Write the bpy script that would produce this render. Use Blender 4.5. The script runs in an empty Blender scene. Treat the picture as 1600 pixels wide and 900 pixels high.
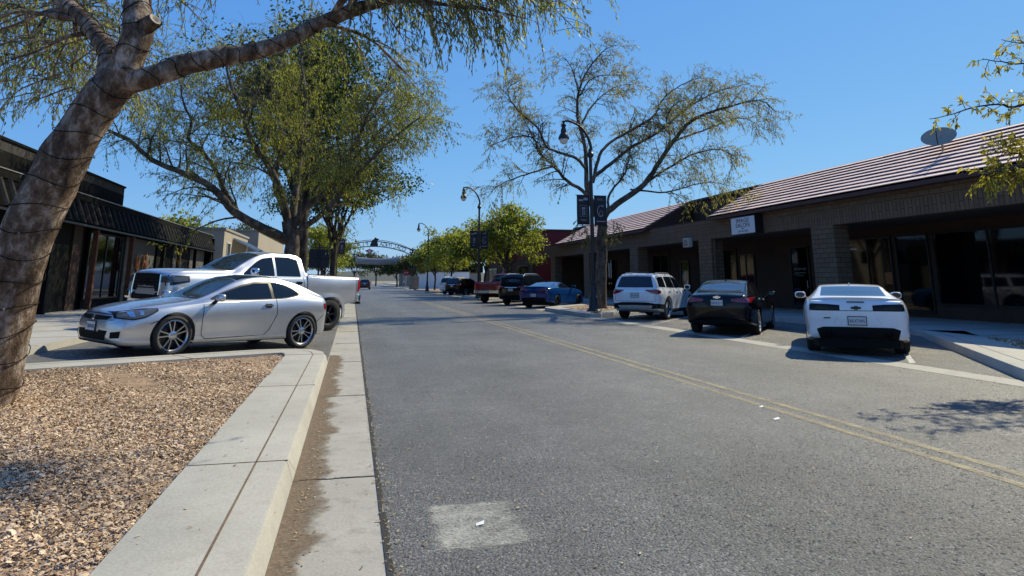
import bpy, bmesh, math, random
import numpy as np
from math import sin, cos, tan, pi, radians as R, sqrt, atan2
from mathutils import Vector, Matrix
from mathutils.bvhtree import BVHTree

scene = bpy.context.scene
COL = scene.collection
RNG = random.Random(11)

# ------------------------------------------------------------------ camera model
FOC = 1040.0; PITCH = R(12); YAW = R(13.22); CAMH = 1.425
YC = 438 - FOC * tan(PITCH)
def ray(px, py):
    a = (px - 800) / FOC; u = -(py - YC) / FOC
    cd = cos(PITCH) - u * sin(PITCH); z = sin(PITCH) + u * cos(PITCH)
    return Vector((a * cos(YAW) + cd * sin(YAW), -a * sin(YAW) + cd * cos(YAW), z))
def U(px, py, Y):
    r = ray(px, py); t = Y / r.y
    return Vector((r.x * t, Y, CAMH + r.z * t))
def zl(x):                       # the left parking bays climb away from the gutter
    return 0.0 if x > -0.36 else 0.03 + 0.04 * (-0.36 - max(x, -5.9))

cam = bpy.data.cameras.new("camera")
camo = bpy.data.objects.new("camera", cam); COL.objects.link(camo)
camo.location = (0, 0, CAMH)
camo.rotation_euler = (pi / 2 + PITCH, 0, -YAW)
cam.sensor_width = 36; cam.lens = 36 * FOC / 1600
cam.shift_y = (YC - 450) / 1600
cam.clip_end = 6000; cam.clip_start = 0.05
scene.camera = camo

# ------------------------------------------------------------------ materials
def newmat(name):
    m = bpy.data.materials.new(name); m.use_nodes = True
    nt = m.node_tree
    return m, nt, nt.nodes["Principled BSDF"]
def N(nt, typ, **kw):
    n = nt.nodes.new(typ)
    for k, v in kw.items():
        if k in n.inputs.keys(): n.inputs[k].default_value = v
        else: setattr(n, k, v)
    return n
def L(nt, a, b): nt.links.new(a, b)
def pos(nt, obj=False):
    if obj: return N(nt, "ShaderNodeTexCoord").outputs["Object"]
    return N(nt, "ShaderNodeNewGeometry").outputs["Position"]
def rgb(c): return (c[0], c[1], c[2], 1.0)
def ramp(nt, stops):
    n = nt.nodes.new("ShaderNodeValToRGB"); e = n.color_ramp.elements
    while len(e) < len(stops): e.new(0.5)
    for i, (p, c) in enumerate(stops):
        e[i].position = p; e[i].color = rgb(c) if not isinstance(c, (int, float)) else (c, c, c, 1)
    return n
def mix(nt, fac, a, b, mode='MIX'):
    n = nt.nodes.new("ShaderNodeMix"); n.data_type = 'RGBA'; n.blend_type = mode
    for sock, v in ((0, fac), (6, a), (7, b)):
        if hasattr(v, "links") or hasattr(v, "is_linked"): L(nt, v, n.inputs[sock])
        elif isinstance(v, (int, float)): n.inputs[sock].default_value = v
        else: n.inputs[sock].default_value = rgb(v)
    return n.outputs[2]
def noise(nt, vec, scale, detail=4, rough=.55):
    n = N(nt, "ShaderNodeTexNoise"); n.inputs["Scale"].default_value = scale
    n.inputs["Detail"].default_value = detail; n.inputs["Roughness"].default_value = rough
    L(nt, vec, n.inputs["Vector"]); return n.outputs["Fac"]
def bump(nt, bsdf, h, strength=.3, dist=.02):
    b = N(nt, "ShaderNodeBump"); b.inputs["Strength"].default_value = strength; b.inputs["Distance"].default_value = dist
    L(nt, h, b.inputs["Height"]); L(nt, b.outputs["Normal"], bsdf.inputs["Normal"])
def pbr(name, col, rough=.6, metal=0., var=0., scale=4., bmp=0., bscale=40., coat=0., spec=.5, obj=False, emit=None):
    m, nt, b = newmat(name)
    b.inputs["Base Color"].default_value = rgb(col); b.inputs["Roughness"].default_value = rough
    b.inputs["Metallic"].default_value = metal; b.inputs["Specular IOR Level"].default_value = spec
    if coat: b.inputs["Coat Weight"].default_value = coat; b.inputs["Coat Roughness"].default_value = .04
    if var or bmp:
        p = pos(nt, obj)
        if var:
            f = noise(nt, p, scale, 5, .6)
            r = ramp(nt, [(.3, tuple(c * (1 - var) for c in col)), (.7, tuple(min(1, c * (1 + var)) for c in col))])
            L(nt, f, r.inputs[0]); L(nt, r.outputs[0], b.inputs["Base Color"])
            rr = N(nt, "ShaderNodeMapRange"); rr.inputs[3].default_value = max(.02, rough - .08); rr.inputs[4].default_value = min(1, rough + .08)
            L(nt, f, rr.inputs[0]); L(nt, rr.outputs[0], b.inputs["Roughness"])
        if bmp: bump(nt, b, noise(nt, p, bscale, 4), bmp, .02)
    if emit: b.inputs["Emission Color"].default_value = rgb(col); b.inputs["Emission Strength"].default_value = emit
    return m

def asphalt_mat(name, base, warm=(1, 1, 1), speck=.5, rough=.62, stain=.25):
    m, nt, b = newmat(name); p = pos(nt)
    big = noise(nt, p, .35, 5, .6); mid = noise(nt, p, 2.2, 6, .65); fine = noise(nt, p, 42, 6, .85)
    c0 = tuple(base * w for w in warm)
    st = N(nt, "ShaderNodeMapping"); st.inputs["Scale"].default_value = (.9, .045, 1); L(nt, p, st.inputs["Vector"])
    streak = noise(nt, st.outputs[0], 1.0, 4, .6)
    r1 = ramp(nt, [(.3, tuple(c * (1 - stain) for c in c0)), (.7, tuple(c * (1 + stain) for c in c0))]); L(nt, big, r1.inputs[0])
    r2 = ramp(nt, [(.35, .82), (.7, 1.15)]); L(nt, mid, r2.inputs[0])
    r2b = ramp(nt, [(.3, .74), (.7, 1.2)]); L(nt, streak, r2b.inputs[0])
    c = mix(nt, 1.0, r1.outputs[0], r2.outputs[0], 'MULTIPLY'); c = mix(nt, .8, c, r2b.outputs[0], 'MULTIPLY')
    r3 = ramp(nt, [(.36, .35), (.5, .95), (.64, 1.9)]); L(nt, fine, r3.inputs[0])
    c = mix(nt, speck, c, mix(nt, 1.0, c, r3.outputs[0], 'MULTIPLY'))
    v = N(nt, "ShaderNodeTexVoronoi"); v.inputs["Scale"].default_value = 38; L(nt, p, v.inputs["Vector"])
    r4 = ramp(nt, [(.0, 1.0), (.13, 1.0), (.2, 0.0)]); L(nt, v.outputs["Distance"], r4.inputs[0])
    rc = N(nt, "ShaderNodeSeparateColor"); L(nt, v.outputs["Color"], rc.inputs[0])
    v2 = N(nt, "ShaderNodeTexVoronoi"); v2.inputs["Scale"].default_value = 62; L(nt, p, v2.inputs["Vector"])
    rc2 = N(nt, "ShaderNodeSeparateColor"); L(nt, v2.outputs["Color"], rc2.inputs[0])
    ra = ramp(nt, [(0, .52), (.6, .97), (.9, 1.2), (1, 1.95)]); L(nt, rc2.outputs[0], ra.inputs[0])
    c = mix(nt, speck, c, mix(nt, 1.0, c, ra.outputs[0], 'MULTIPLY'))
    rg_ = ramp(nt, [(.0, rough + .12), (.8, rough), (.93, .22)]); L(nt, rc2.outputs[1], rg_.inputs[0]); L(nt, rg_.outputs[0], b.inputs["Roughness"])
    gt = N(nt, "ShaderNodeMath", operation='GREATER_THAN'); gt.inputs[1].default_value = .80; L(nt, rc.outputs[0], gt.inputs[0])
    mm = N(nt, "ShaderNodeMath", operation='MULTIPLY'); L(nt, r4.outputs[0], mm.inputs[0]); L(nt, gt.outputs[0], mm.inputs[1])
    c = mix(nt, mm.outputs[0], c, tuple(min(1, x * 3.2) for x in c0))
    L(nt, c, b.inputs["Base Color"])
    b.inputs["Specular IOR Level"].default_value = .6
    ad = N(nt, "ShaderNodeMath", operation='ADD'); L(nt, fine, ad.inputs[0]); L(nt, r4.outputs[0], ad.inputs[1])
    a3 = N(nt, "ShaderNodeMath", operation='MULTIPLY_ADD'); a3.inputs[1].default_value = -1.2; L(nt, v2.outputs["Distance"], a3.inputs[0]); L(nt, ad.outputs[0], a3.inputs[2])
    bump(nt, b, a3.outputs[0], .8, .014)
    return m
def concrete_mat(name, base=(.385, .37, .325), stain=(.20, .17, .13), amt=.35):
    m, nt, b = newmat(name); p = pos(nt)
    a = noise(nt, p, 1.1, 6, .62); f = noise(nt, p, 55, 4, .65); s = noise(nt, p, 5., 7, .7)
    r1 = ramp(nt, [(.3, tuple(x * .86 for x in base)), (.7, tuple(x * 1.1 for x in base))]); L(nt, a, r1.inputs[0])
    r2 = ramp(nt, [(.3, .86), (.7, 1.1)]); L(nt, f, r2.inputs[0])
    c = mix(nt, 1, r1.outputs[0], r2.outputs[0], 'MULTIPLY')
    r3 = ramp(nt, [(.52, 0.), (.75, amt)]); L(nt, s, r3.inputs[0])
    c = mix(nt, r3.outputs[0], c, stain)
    v = N(nt, "ShaderNodeTexVoronoi"); v.inputs["Scale"].default_value = 9; L(nt, p, v.inputs["Vector"])
    r4 = ramp(nt, [(.0, .7), (.045, .6), (.06, 0.)]); L(nt, v.outputs["Distance"], r4.inputs[0])
    c = mix(nt, r4.outputs[0], c, tuple(x * .45 for x in base))
    L(nt, c, b.inputs["Base Color"]); b.inputs["Roughness"].default_value = .8
    bump(nt, b, f, .25, .01)
    return m
def bark_mat(name, c1, c2, c3, scale=6.):
    m, nt, b = newmat(name); p = pos(nt)
    mp = N(nt, "ShaderNodeMapping"); mp.inputs["Scale"].default_value = (1, 1, .55); L(nt, p, mp.inputs["Vector"])
    a = noise(nt, mp.outputs[0], scale, 7, .7); f = noise(nt, mp.outputs[0], scale * 5, 6, .7); g = noise(nt, p, scale * .3, 3, .5)
    r = ramp(nt, [(.34, c1), (.49, c2), (.63, c3)]); L(nt, a, r.inputs[0])
    r2 = ramp(nt, [(.3, .6), (.7, 1.25)]); L(nt, f, r2.inputs[0])
    c = mix(nt, 1, r.outputs[0], r2.outputs[0], 'MULTIPLY')
    r3 = ramp(nt, [(.4, .75), (.65, 1.2)]); L(nt, g, r3.inputs[0])
    c = mix(nt, 1, c, r3.outputs[0], 'MULTIPLY')
    L(nt, c, b.inputs["Base Color"]); b.inputs["Roughness"].default_value = .85; b.inputs["Specular IOR Level"].default_value = .25
    ad = N(nt, "ShaderNodeMath", operation='ADD'); L(nt, a, ad.inputs[0]); L(nt, f, ad.inputs[1])
    bump(nt, b, ad.outputs[0], .9, .04)
    return m
def leaf_mat(name, dark, light, trans=.4):
    m, nt, b = newmat(name)
    g = N(nt, "ShaderNodeNewGeometry")
    r = ramp(nt, [(0, dark), (.55, tuple((a + b_) / 2 for a, b_ in zip(dark, light))), (1, light)])
    L(nt, g.outputs["Random Per Island"], r.inputs[0])
    n = noise(nt, g.outputs["Position"], .55, 3); r2 = ramp(nt, [(.35, .75), (.65, 1.25)]); L(nt, n, r2.inputs[0])
    c = mix(nt, 1, r.outputs[0], r2.outputs[0], 'MULTIPLY')
    L(nt, c, b.inputs["Base Color"]); b.inputs["Roughness"].default_value = .5; b.inputs["Specular IOR Level"].default_value = .35
    t = N(nt, "ShaderNodeBsdfTranslucent"); L(nt, mix(nt, 1, c, (1.6, 1.55, .7), 'MULTIPLY'), t.inputs["Color"])
    ms = N(nt, "ShaderNodeMixShader"); ms.inputs[0].default_value = trans
    L(nt, b.outputs[0], ms.inputs[1]); L(nt, t.outputs[0], ms.inputs[2])
    L(nt, ms.outputs[0], nt.nodes["Material Output"].inputs["Surface"])
    return m
def island_mat(name, stops, rough=.8):
    m, nt, b = newmat(name)
    g = N(nt, "ShaderNodeNewGeometry"); r = ramp(nt, stops); L(nt, g.outputs["Random Per Island"], r.inputs[0])
    n = noise(nt, g.outputs["Position"], 60, 3); r2 = ramp(nt, [(.3, .75), (.7, 1.2)]); L(nt, n, r2.inputs[0])
    n2 = noise(nt, g.outputs["Position"], .9, 3); r3 = ramp(nt, [(.35, .8), (.65, 1.12)]); L(nt, n2, r3.inputs[0])
    c = mix(nt, 1, r.outputs[0], r2.outputs[0], 'MULTIPLY'); c = mix(nt, 1, c, r3.outputs[0], 'MULTIPLY')
    L(nt, c, b.inputs["Base Color"]); b.inputs["Roughness"].default_value = rough
    return m
def brick_mat(name, c1, c2, mortar, bw=.4, bh=.2, swap=False):
    m, nt, b = newmat(name); p = pos(nt)
    s = N(nt, "ShaderNodeSeparateXYZ"); L(nt, p, s.inputs[0]); cmb = N(nt, "ShaderNodeCombineXYZ")
    ad = N(nt, "ShaderNodeMath", operation='ADD'); L(nt, s.outputs[0], ad.inputs[0]); L(nt, s.outputs[1], ad.inputs[1])
    if swap: L(nt, s.outputs[2], cmb.inputs[0]); L(nt, ad.outputs[0], cmb.inputs[1])
    else: L(nt, ad.outputs[0], cmb.inputs[0]); L(nt, s.outputs[2], cmb.inputs[1])
    t = N(nt, "ShaderNodeTexBrick"); L(nt, cmb.outputs[0], t.inputs["Vector"])
    t.inputs["Scale"].default_value = 1; t.inputs["Brick Width"].default_value = bw; t.inputs["Row Height"].default_value = bh
    t.inputs["Mortar Size"].default_value = .013; t.inputs["Color1"].default_value = rgb(c1); t.inputs["Color2"].default_value = rgb(c2)
    t.inputs["Mortar"].default_value = rgb(mortar)
    f = noise(nt, p, 20, 5, .7); r2 = ramp(nt, [(.3, .75), (.7, 1.2)]); L(nt, f, r2.inputs[0])
    L(nt, mix(nt, 1, t.outputs["Color"], r2.outputs[0], 'MULTIPLY'), b.inputs["Base Color"])
    b.inputs["Roughness"].default_value = .85
    iv = N(nt, "ShaderNodeMath", operation='MULTIPLY_ADD'); iv.inputs[1].default_value = -1.; L(nt, t.outputs["Fac"], iv.inputs[0]); 
    sc = N(nt, "ShaderNodeMath", operation='MULTIPLY'); sc.inputs[1].default_value = .35; L(nt, f, sc.inputs[0]); L(nt, sc.outputs[0], iv.inputs[2])
    bump(nt, b, iv.outputs[0], .6, .015)
    return m
def paint(name, col, metal=0., rough=.35, coat=1., dust=.16, spec=.5):
    m, nt, b = newmat(name); p = pos(nt, True)
    f = noise(nt, p, 2.5, 5, .6); r = ramp(nt, [(.3, tuple(c * .92 for c in col)), (.7, tuple(min(1, c * 1.04) for c in col))]); L(nt, f, r.inputs[0])
    # dust settles low on the sills
    s = N(nt, "ShaderNodeSeparateXYZ"); L(nt, p, s.inputs[0])
    mr = N(nt, "ShaderNodeMapRange"); mr.inputs[1].default_value = .6; mr.inputs[2].default_value = .15; mr.inputs[3].default_value = 0; mr.inputs[4].default_value = dust
    L(nt, s.outputs[2], mr.inputs[0])
    ml = N(nt, "ShaderNodeMath", operation='MULTIPLY'); L(nt, mr.outputs[0], ml.inputs[0]); L(nt, noise(nt, p, 9, 5, .7), ml.inputs[1])
    L(nt, mix(nt, ml.outputs[0], r.outputs[0], (.25, .22, .18)), b.inputs["Base Color"])
    b.inputs["Metallic"].default_value = metal; b.inputs["Roughness"].default_value = rough; b.inputs["Specular IOR Level"].default_value = spec
    b.inputs["Coat Weight"].default_value = coat; b.inputs["Coat Roughness"].default_value = .03
    return m

def worn_paint(name, col, lo, hi, fade=None, edge=None):
    m, nt, b = newmat(name); p = pos(nt)
    a = noise(nt, p, 5, 6, .75); c = noise(nt, p, 70, 3, .7)
    av = N(nt, "ShaderNodeMath", operation='MULTIPLY_ADD'); av.inputs[1].default_value = .55; L(nt, c, av.inputs[0])
    hf = N(nt, "ShaderNodeMath", operation='MULTIPLY'); hf.inputs[1].default_value = .5; L(nt, a, hf.inputs[0]); L(nt, hf.outputs[0], av.inputs[2]); v = av.outputs[0]
    if fade:
        s = N(nt, "ShaderNodeSeparateXYZ"); L(nt, p, s.inputs[0])
        nx = N(nt, "ShaderNodeMath", operation='MULTIPLY_ADD'); nx.inputs[1].default_value = .25; L(nt, noise(nt, p, 4, 3), nx.inputs[0]); L(nt, s.outputs[0], nx.inputs[2])
        mr = N(nt, "ShaderNodeMapRange"); mr.inputs[1].default_value = fade[0] + .12; mr.inputs[2].default_value = fade[1] + .12; mr.inputs[3].default_value = fade[2]; mr.inputs[4].default_value = fade[3]; L(nt, nx.outputs[0], mr.inputs[0])
        sb = N(nt, "ShaderNodeMath", operation='SUBTRACT'); L(nt, v, sb.inputs[0]); L(nt, mr.outputs[0], sb.inputs[1]); v = sb.outputs[0]
        # the paint is worn thin along all four edges
        for sock, lo_, hi_ in ((0, .475, 1.36), (1, 3.86, 4.74)):
            for sgn, e_ in ((1, lo_), (-1, hi_)):
                m2 = N(nt, "ShaderNodeMapRange"); m2.inputs[1].default_value = e_; m2.inputs[2].default_value = e_ + sgn * (.10 if not (sock == 0 and sgn < 0) else .35); m2.inputs[3].default_value = .30; m2.inputs[4].default_value = 0
                L(nt, s.outputs[sock], m2.inputs[0]); s2 = N(nt, "ShaderNodeMath", operation='SUBTRACT'); L(nt, v, s2.inputs[0]); L(nt, m2.outputs[0], s2.inputs[1]); v = s2.outputs[0]
    r = ramp(nt, [(lo, 0.), (hi, .85)]); L(nt, v, r.inputs[0])
    b.inputs["Base Color"].default_value = rgb(col); b.inputs["Roughness"].default_value = .75
    t = N(nt, "ShaderNodeBsdfTransparent"); ms = N(nt, "ShaderNodeMixShader"); L(nt, r.outputs[0], ms.inputs[0]); L(nt, t.outputs[0], ms.inputs[1]); L(nt, b.outputs[0], ms.inputs[2])
    L(nt, ms.outputs[0], nt.nodes["Material Output"].inputs["Surface"]); return m
def edge_dirt(name):
    m, nt, b = newmat(name); p = pos(nt); s = N(nt, "ShaderNodeSeparateXYZ"); L(nt, p, s.inputs[0])
    n = noise(nt, p, 2.2, 6, .62); n2 = noise(nt, p, 40, 4, .7)
    ad = N(nt, "ShaderNodeMath", operation='MULTIPLY_ADD'); ad.inputs[1].default_value = -.55; L(nt, n, ad.inputs[0]); L(nt, s.outputs[0], ad.inputs[2])
    a2 = N(nt, "ShaderNodeMath", operation='MULTIPLY_ADD'); a2.inputs[1].default_value = -.10; L(nt, n2, a2.inputs[0]); L(nt, ad.outputs[0], a2.inputs[2])
    mr = N(nt, "ShaderNodeMapRange"); mr.inputs[1].default_value = -.53; mr.inputs[2].default_value = -.42; mr.inputs[3].default_value = .88; mr.inputs[4].default_value = 0; L(nt, a2.outputs[0], mr.inputs[0])
    r = ramp(nt, [(.3, (.10, .07, .045)), (.7, (.24, .175, .115))]); L(nt, n2, r.inputs[0]); L(nt, r.outputs[0], b.inputs["Base Color"]); b.inputs["Roughness"].default_value = .95
    bump(nt, b, n2, .5, .02)
    t = N(nt, "ShaderNodeBsdfTransparent"); ms = N(nt, "ShaderNodeMixShader"); L(nt, mr.outputs[0], ms.inputs[0]); L(nt, t.outputs[0], ms.inputs[1]); L(nt, b.outputs[0], ms.inputs[2])
    L(nt, ms.outputs[0], nt.nodes["Material Output"].inputs["Surface"]); return m
M = dict(
    asphalt=asphalt_mat("asphalt", .118, (1, .99, .965), 1.0, .5, .34),
    old_asphalt=asphalt_mat("old_asphalt", .14, (1, .97, .91), .45, .72),
    concrete=concrete_mat("concrete"),
    gutter=concrete_mat("gutter_concrete", (.36, .34, .295), (.12, .095, .07), .55),
    walk=concrete_mat("walk_concrete", (.40, .385, .355)),
    dirt=pbr("dirt", (.14, .095, .06), .95, var=.35, scale=7, bmp=.5, bscale=30),
    soil=pbr("soil", (.27, .18, .11), .95, var=.35, scale=5, bmp=.6, bscale=25),
    ground=pbr("ground_earth", (.22, .18, .13), .95, var=.2, scale=.3),
    joint=pbr("joint", (.05, .045, .04), .9),
    yellow=worn_paint("yellow_line", (.40, .33, .19), .40, .62),
    gdirt=edge_dirt("gutter_silt"),
    white_line=pbr("white_line", (.45, .45, .43), .75, var=.4, scale=9),
    patch=worn_paint("patch", (.44, .43, .38), .40, .66, (.46, 1.5, -.06, .10), (.02, .06)),
    black=pbr("black_metal", (.012, .012, .013), .42, .0, var=.3),
    blackm=pbr("black_matte", (.007, .007, .007), .8, spec=.2),
    rubber=pbr("rubber", (.018, .018, .018), .75, bmp=.2, bscale=80),
    plastic=pbr("dark_plastic", (.012, .012, .013), .6, spec=.2),
    chrome=pbr("chrome", (.75, .76, .78), .12, 1.),
    alloy=pbr("alloy", (.55, .56, .58), .28, 1.),
    alloy_d=pbr("dark_alloy", (.05, .05, .055), .35, .8),
    glass=pbr("car_glass", (.006, .008, .012), .03, 0, spec=.65),
    glass_l=pbr("windscreen", (.02, .028, .03), .03, 0, spec=.7),
    glass_s=pbr("sky_lit_glass", (.02, .025, .035), .12, 0, spec=1.0, coat=1.),
    headl=pbr("headlamp", (.10, .10, .095), .08, .3, coat=1.),
    red=pbr("red_lens", (.22, .006, .01), .12, coat=1.),
    redl=pbr("bright_red_lens", (.45, .012, .02), .12, coat=1.),
    darkred=pbr("smoked_lens", (.004, .0015, .0018), .12, spec=.3),
    plate=pbr("plate", (.6, .6, .58), .45),
    plate_t=pbr("plate_text", (.03, .04, .12), .5),
    silver=paint("silver_paint", (.56, .575, .60), .75, .33),
    silver2=paint("truck_silver", (.66, .67, .69), .6, .32),
    white=paint("white_paint", (.78, .79, .80), 0, .35),
    white2=paint("cool_white_paint", (.74, .77, .80), 0, .35),
    blackp=paint("black_paint", (.0015, .0015, .003), 0, .12, .0, .01, .38),
    bluep=paint("blue_paint", (.003, .036, .15), .0, .15, .15, .04, .4),
    redp=paint("red_paint", (.22, .01, .014), .2, .3),
    greyp=paint("grey_paint", (.004, .0045, .006), .0, .13, .1, .02, .35),
    brick=brick_mat("slump_block", (.185, .117, .068), (.145, .090, .053), (.068, .046, .029), .42, .17),
    soldier=brick_mat("soldier_course", (.178, .112, .066), (.138, .086, .051), (.06, .041, .027), .9, .15, True),
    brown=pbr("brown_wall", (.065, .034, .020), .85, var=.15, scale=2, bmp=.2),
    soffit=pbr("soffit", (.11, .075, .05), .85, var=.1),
    tile=pbr("roof_tile", (.80, .575, .49), .8, var=.16, scale=3.5, bmp=.3),
    tile_trim=pbr("roof_trim", (.075, .035, .03), .7, var=.2),
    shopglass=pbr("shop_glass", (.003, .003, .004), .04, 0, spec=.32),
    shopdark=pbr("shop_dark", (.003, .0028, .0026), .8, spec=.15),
    sign=pbr("sign_face", (.66, .68, .72), .5),
    signb=pbr("sign_letters", (.015, .015, .018), .6),
    lettering=pbr("door_lettering", (.35, .36, .38), .6),
    awning=pbr("black_corrugated", (.003, .003, .003), .9, .0, spec=.05, var=.5, scale=5),
    awn_rib_lit=pbr("corrugated_rib_lit", (.024, .024, .024), .7, .0, spec=.1, var=.5, scale=6),  # ribs painted greyer than the black awning, for the light they catch
    fascia=pbr("dark_fascia", (.005, .005, .005), .85, spec=.1, var=.4),
    metal_edge=pbr("metal_edge", (.35, .34, .32), .4, .5, var=.2),
    parapet=pbr("weathered_parapet", (.022, .020, .018), .85, var=.6, scale=2.5),
    rust=pbr("rust_post", (.10, .036, .018), .75, var=.5, scale=6),
    rust_dark=pbr("dark_rust", (.035, .014, .008), .8, var=.5, scale=5),
    greypanel=pbr("grey_panel", (.075, .075, .07), .8, var=.1),
    orange=pbr("rust_orange", (.42, .15, .05), .7, var=.3),
    beige=pbr("beige_wall", (.33, .285, .22), .85, var=.08, scale=1.),
    beige2=pbr("taupe_wall", (.27, .24, .20), .85, var=.08, scale=1.),
    seam=pbr("blue_grey_metal_roof", (.33, .39, .45), .4, .3, var=.08),
    redwall=pbr("red_wall", (.20, .022, .022), .8, var=.1),
    whitewall=pbr("white_wall", (.62, .62, .62), .8, var=.06),
    stone=brick_mat("stone_pillar", (.30, .25, .2), (.22, .18, .14), (.12, .1, .08), .5, .25),
    signblack=pbr("sign_black", (.008, .008, .014), .6),
    stop=pbr("stop_red", (.4, .015, .02), .5),
    lampglass=pbr("lamp_glass", (.75, .74, .68), .3, 0),
    banner=pbr("banner_cloth", (.022, .018, .022), .8),
    banner_art=pbr("banner_art", (.30, .28, .30), .8),
    dishm=pbr("dish_grey", (.30, .27, .22), .9, var=.1),
    greybox=pbr("grey_box", (.45, .44, .41), .6, var=.1),
    bark0=bark_mat("pale_peeling_bark", (.045, .028, .019), (.155, .102, .068), (.42, .345, .285), 7.),
    bark1=bark_mat("grey_brown_bark", (.05, .036, .026), (.10, .078, .058), (.19, .16, .13), 5),
    bark2=bark_mat("dark_bark", (.028, .02, .015), (.06, .046, .036), (.11, .09, .07), 6),
    leaf0=leaf_mat("grey_green_leaves", (.10, .12, .055), (.26, .28, .14), .58),
    leaf1=leaf_mat("olive_leaves", (.08, .10, .018), (.31, .32, .085), .55),
    leaf1b=leaf_mat("dark_green_leaves", (.018, .035, .010), (.07, .10, .028), .35),
    leaf2=leaf_mat("sparse_olive_leaves", (.12, .12, .05), (.30, .28, .13), .55),
    leaf3=leaf_mat("bright_green_leaves", (.08, .11, .02), (.28, .30, .07), .55),
    leaf4=leaf_mat("yellow_green_leaves", (.17, .16, .025), (.42, .36, .07), .55),
    leaf5=leaf_mat("far_green_leaves", (.02, .03, .012), (.075, .085, .03), .35),
    chips=island_mat("wood_chips", [(0, (.27, .165, .095)), (.2, (.43, .285, .175)), (.55, (.56, .395, .25)), (.85, (.64, .49, .33)), (1, (.70, .58, .43))]),
    litter=island_mat("dry_leaves", [(0, (.16, .09, .045)), (.5, (.36, .25, .12)), (1, (.58, .47, .29))]),
    cable=pbr("cable", (.008, .008, .008), .9, spec=.1),
    bulb=pbr("bulb_glass", (.16, .16, .15), .25),
    paper=pbr("paper", (.75, .75, .75), .7),
)

# ------------------------------------------------------------------ object helpers
def tag(o, label=None, cat=None, group=None, kind=None):
    if label: o["label"] = label
    if cat: o["category"] = cat
    if group: o["group"] = group
    if kind: o["kind"] = kind
    return o
def empty(name, loc=(0, 0, 0), rz=0., label=None, cat=None, group=None):
    o = bpy.data.objects.new(name, None); COL.objects.link(o)
    o.location = loc; o.rotation_euler = (0, 0, rz); o.empty_display_size = .2
    return tag(o, label, cat, group)
def link(name, me, mats, parent=None):
    if not isinstance(mats, (list, tuple)): mats = [mats]
    me.materials.clear()
    for m in mats: me.materials.append(m)
    o = bpy.data.objects.new(name, me); COL.objects.link(o)
    if parent: o.parent = parent
    return o
def dup(o, parent=None):
    c = o.copy(); COL.objects.link(c)
    if parent: c.parent = parent
    for ch in list(o.children): dup(ch, c)
    return c

class MB:
    def __init__(s): s.v = []; s.f = []; s.m = []; s.mi = 0
    def add(s, v, f):
        o = len(s.v); s.v += [tuple(p) for p in v]; s.f += [tuple(i + o for i in q) for q in f]; s.m += [s.mi] * len(f)
    def box(s, x0, x1, y0, y1, z0, z1, T=None):
        v = [Vector(p) for p in ((x0, y0, z0), (x1, y0, z0), (x1, y1, z0), (x0, y1, z0), (x0, y0, z1), (x1, y0, z1), (x1, y1, z1), (x0, y1, z1))]
        if T: v = [T @ p for p in v]
        s.add(v, [(0, 3, 2, 1), (4, 5, 6, 7), (0, 1, 5, 4), (1, 2, 6, 5), (2, 3, 7, 6), (3, 0, 4, 7)]); return s
    def prism(s, poly, z0, z1, T=None):      # poly in xy, extruded in z
        n = len(poly); v = [Vector((p[0], p[1], z0)) for p in poly] + [Vector((p[0], p[1], z1)) for p in poly]
        if T: v = [T @ p for p in v]
        s.add(v, [tuple(range(n - 1, -1, -1)), tuple(range(n, 2 * n))] + [(i, (i + 1) % n, n + (i + 1) % n, n + i) for i in range(n)]); return s
    def poly(s, pts): s.add(pts, [tuple(range(len(pts)))]); return s
    def tube(s, pts, rad, n=8, caps=True):
        pts = [Vector(p) for p in pts]; k = len(pts)
        if not hasattr(rad, "__len__"): rad = [rad] * k
        t0 = (pts[1] - pts[0]).normalized()
        u = t0.cross(Vector((0, 0, 1)))
        if u.length < .05: u = t0.cross(Vector((0, 1, 0)))
        u.normalize(); V = []; 
        for i in range(k):
            t = (pts[min(i + 1, k - 1)] - pts[max(i - 1, 0)]).normalized()
            u = (u - t * u.dot(t)).normalized(); w = t.cross(u)
            for j in range(n):
                a = 2 * pi * j / n; V.append(pts[i] + (u * cos(a) + w * sin(a)) * rad[i])
        F = [(i * n + j, i * n + (j + 1) % n, (i + 1) * n + (j + 1) % n, (i + 1) * n + j) for i in range(k - 1) for j in range(n)]
        if caps: F += [tuple(range(n - 1, -1, -1)), tuple((k - 1) * n + j for j in range(n))]
        s.add(V, F); return s
    def lathe(s, prof, n=24, T=None):        # prof [(r,z)]
        V = []; k = len(prof)
        for r, z in prof:
            for j in range(n):
                a = 2 * pi * j / n; p = Vector((r * cos(a), r * sin(a), z)); V.append(T @ p if T else p)
        s.add(V, [(i * n + j, i * n + (j + 1) % n, (i + 1) * n + (j + 1) % n, (i + 1) * n + j) for i in range(k - 1) for j in range(n)]); return s
    def mesh(s, name, smooth=None):
        me = bpy.data.meshes.new(name); me.from_pydata(s.v, [], s.f); me.update()
        if len(set(s.m)) > 1: me.polygons.foreach_set("material_index", s.m)
        if smooth:
            me.polygons.foreach_set("use_smooth", [True] * len(me.polygons)); me.set_sharp_from_angle(angle=R(smooth))
        return me
    def build(s, name, mats, parent=None, smooth=None): return link(name, s.mesh(name, smooth), mats, parent)

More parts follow.
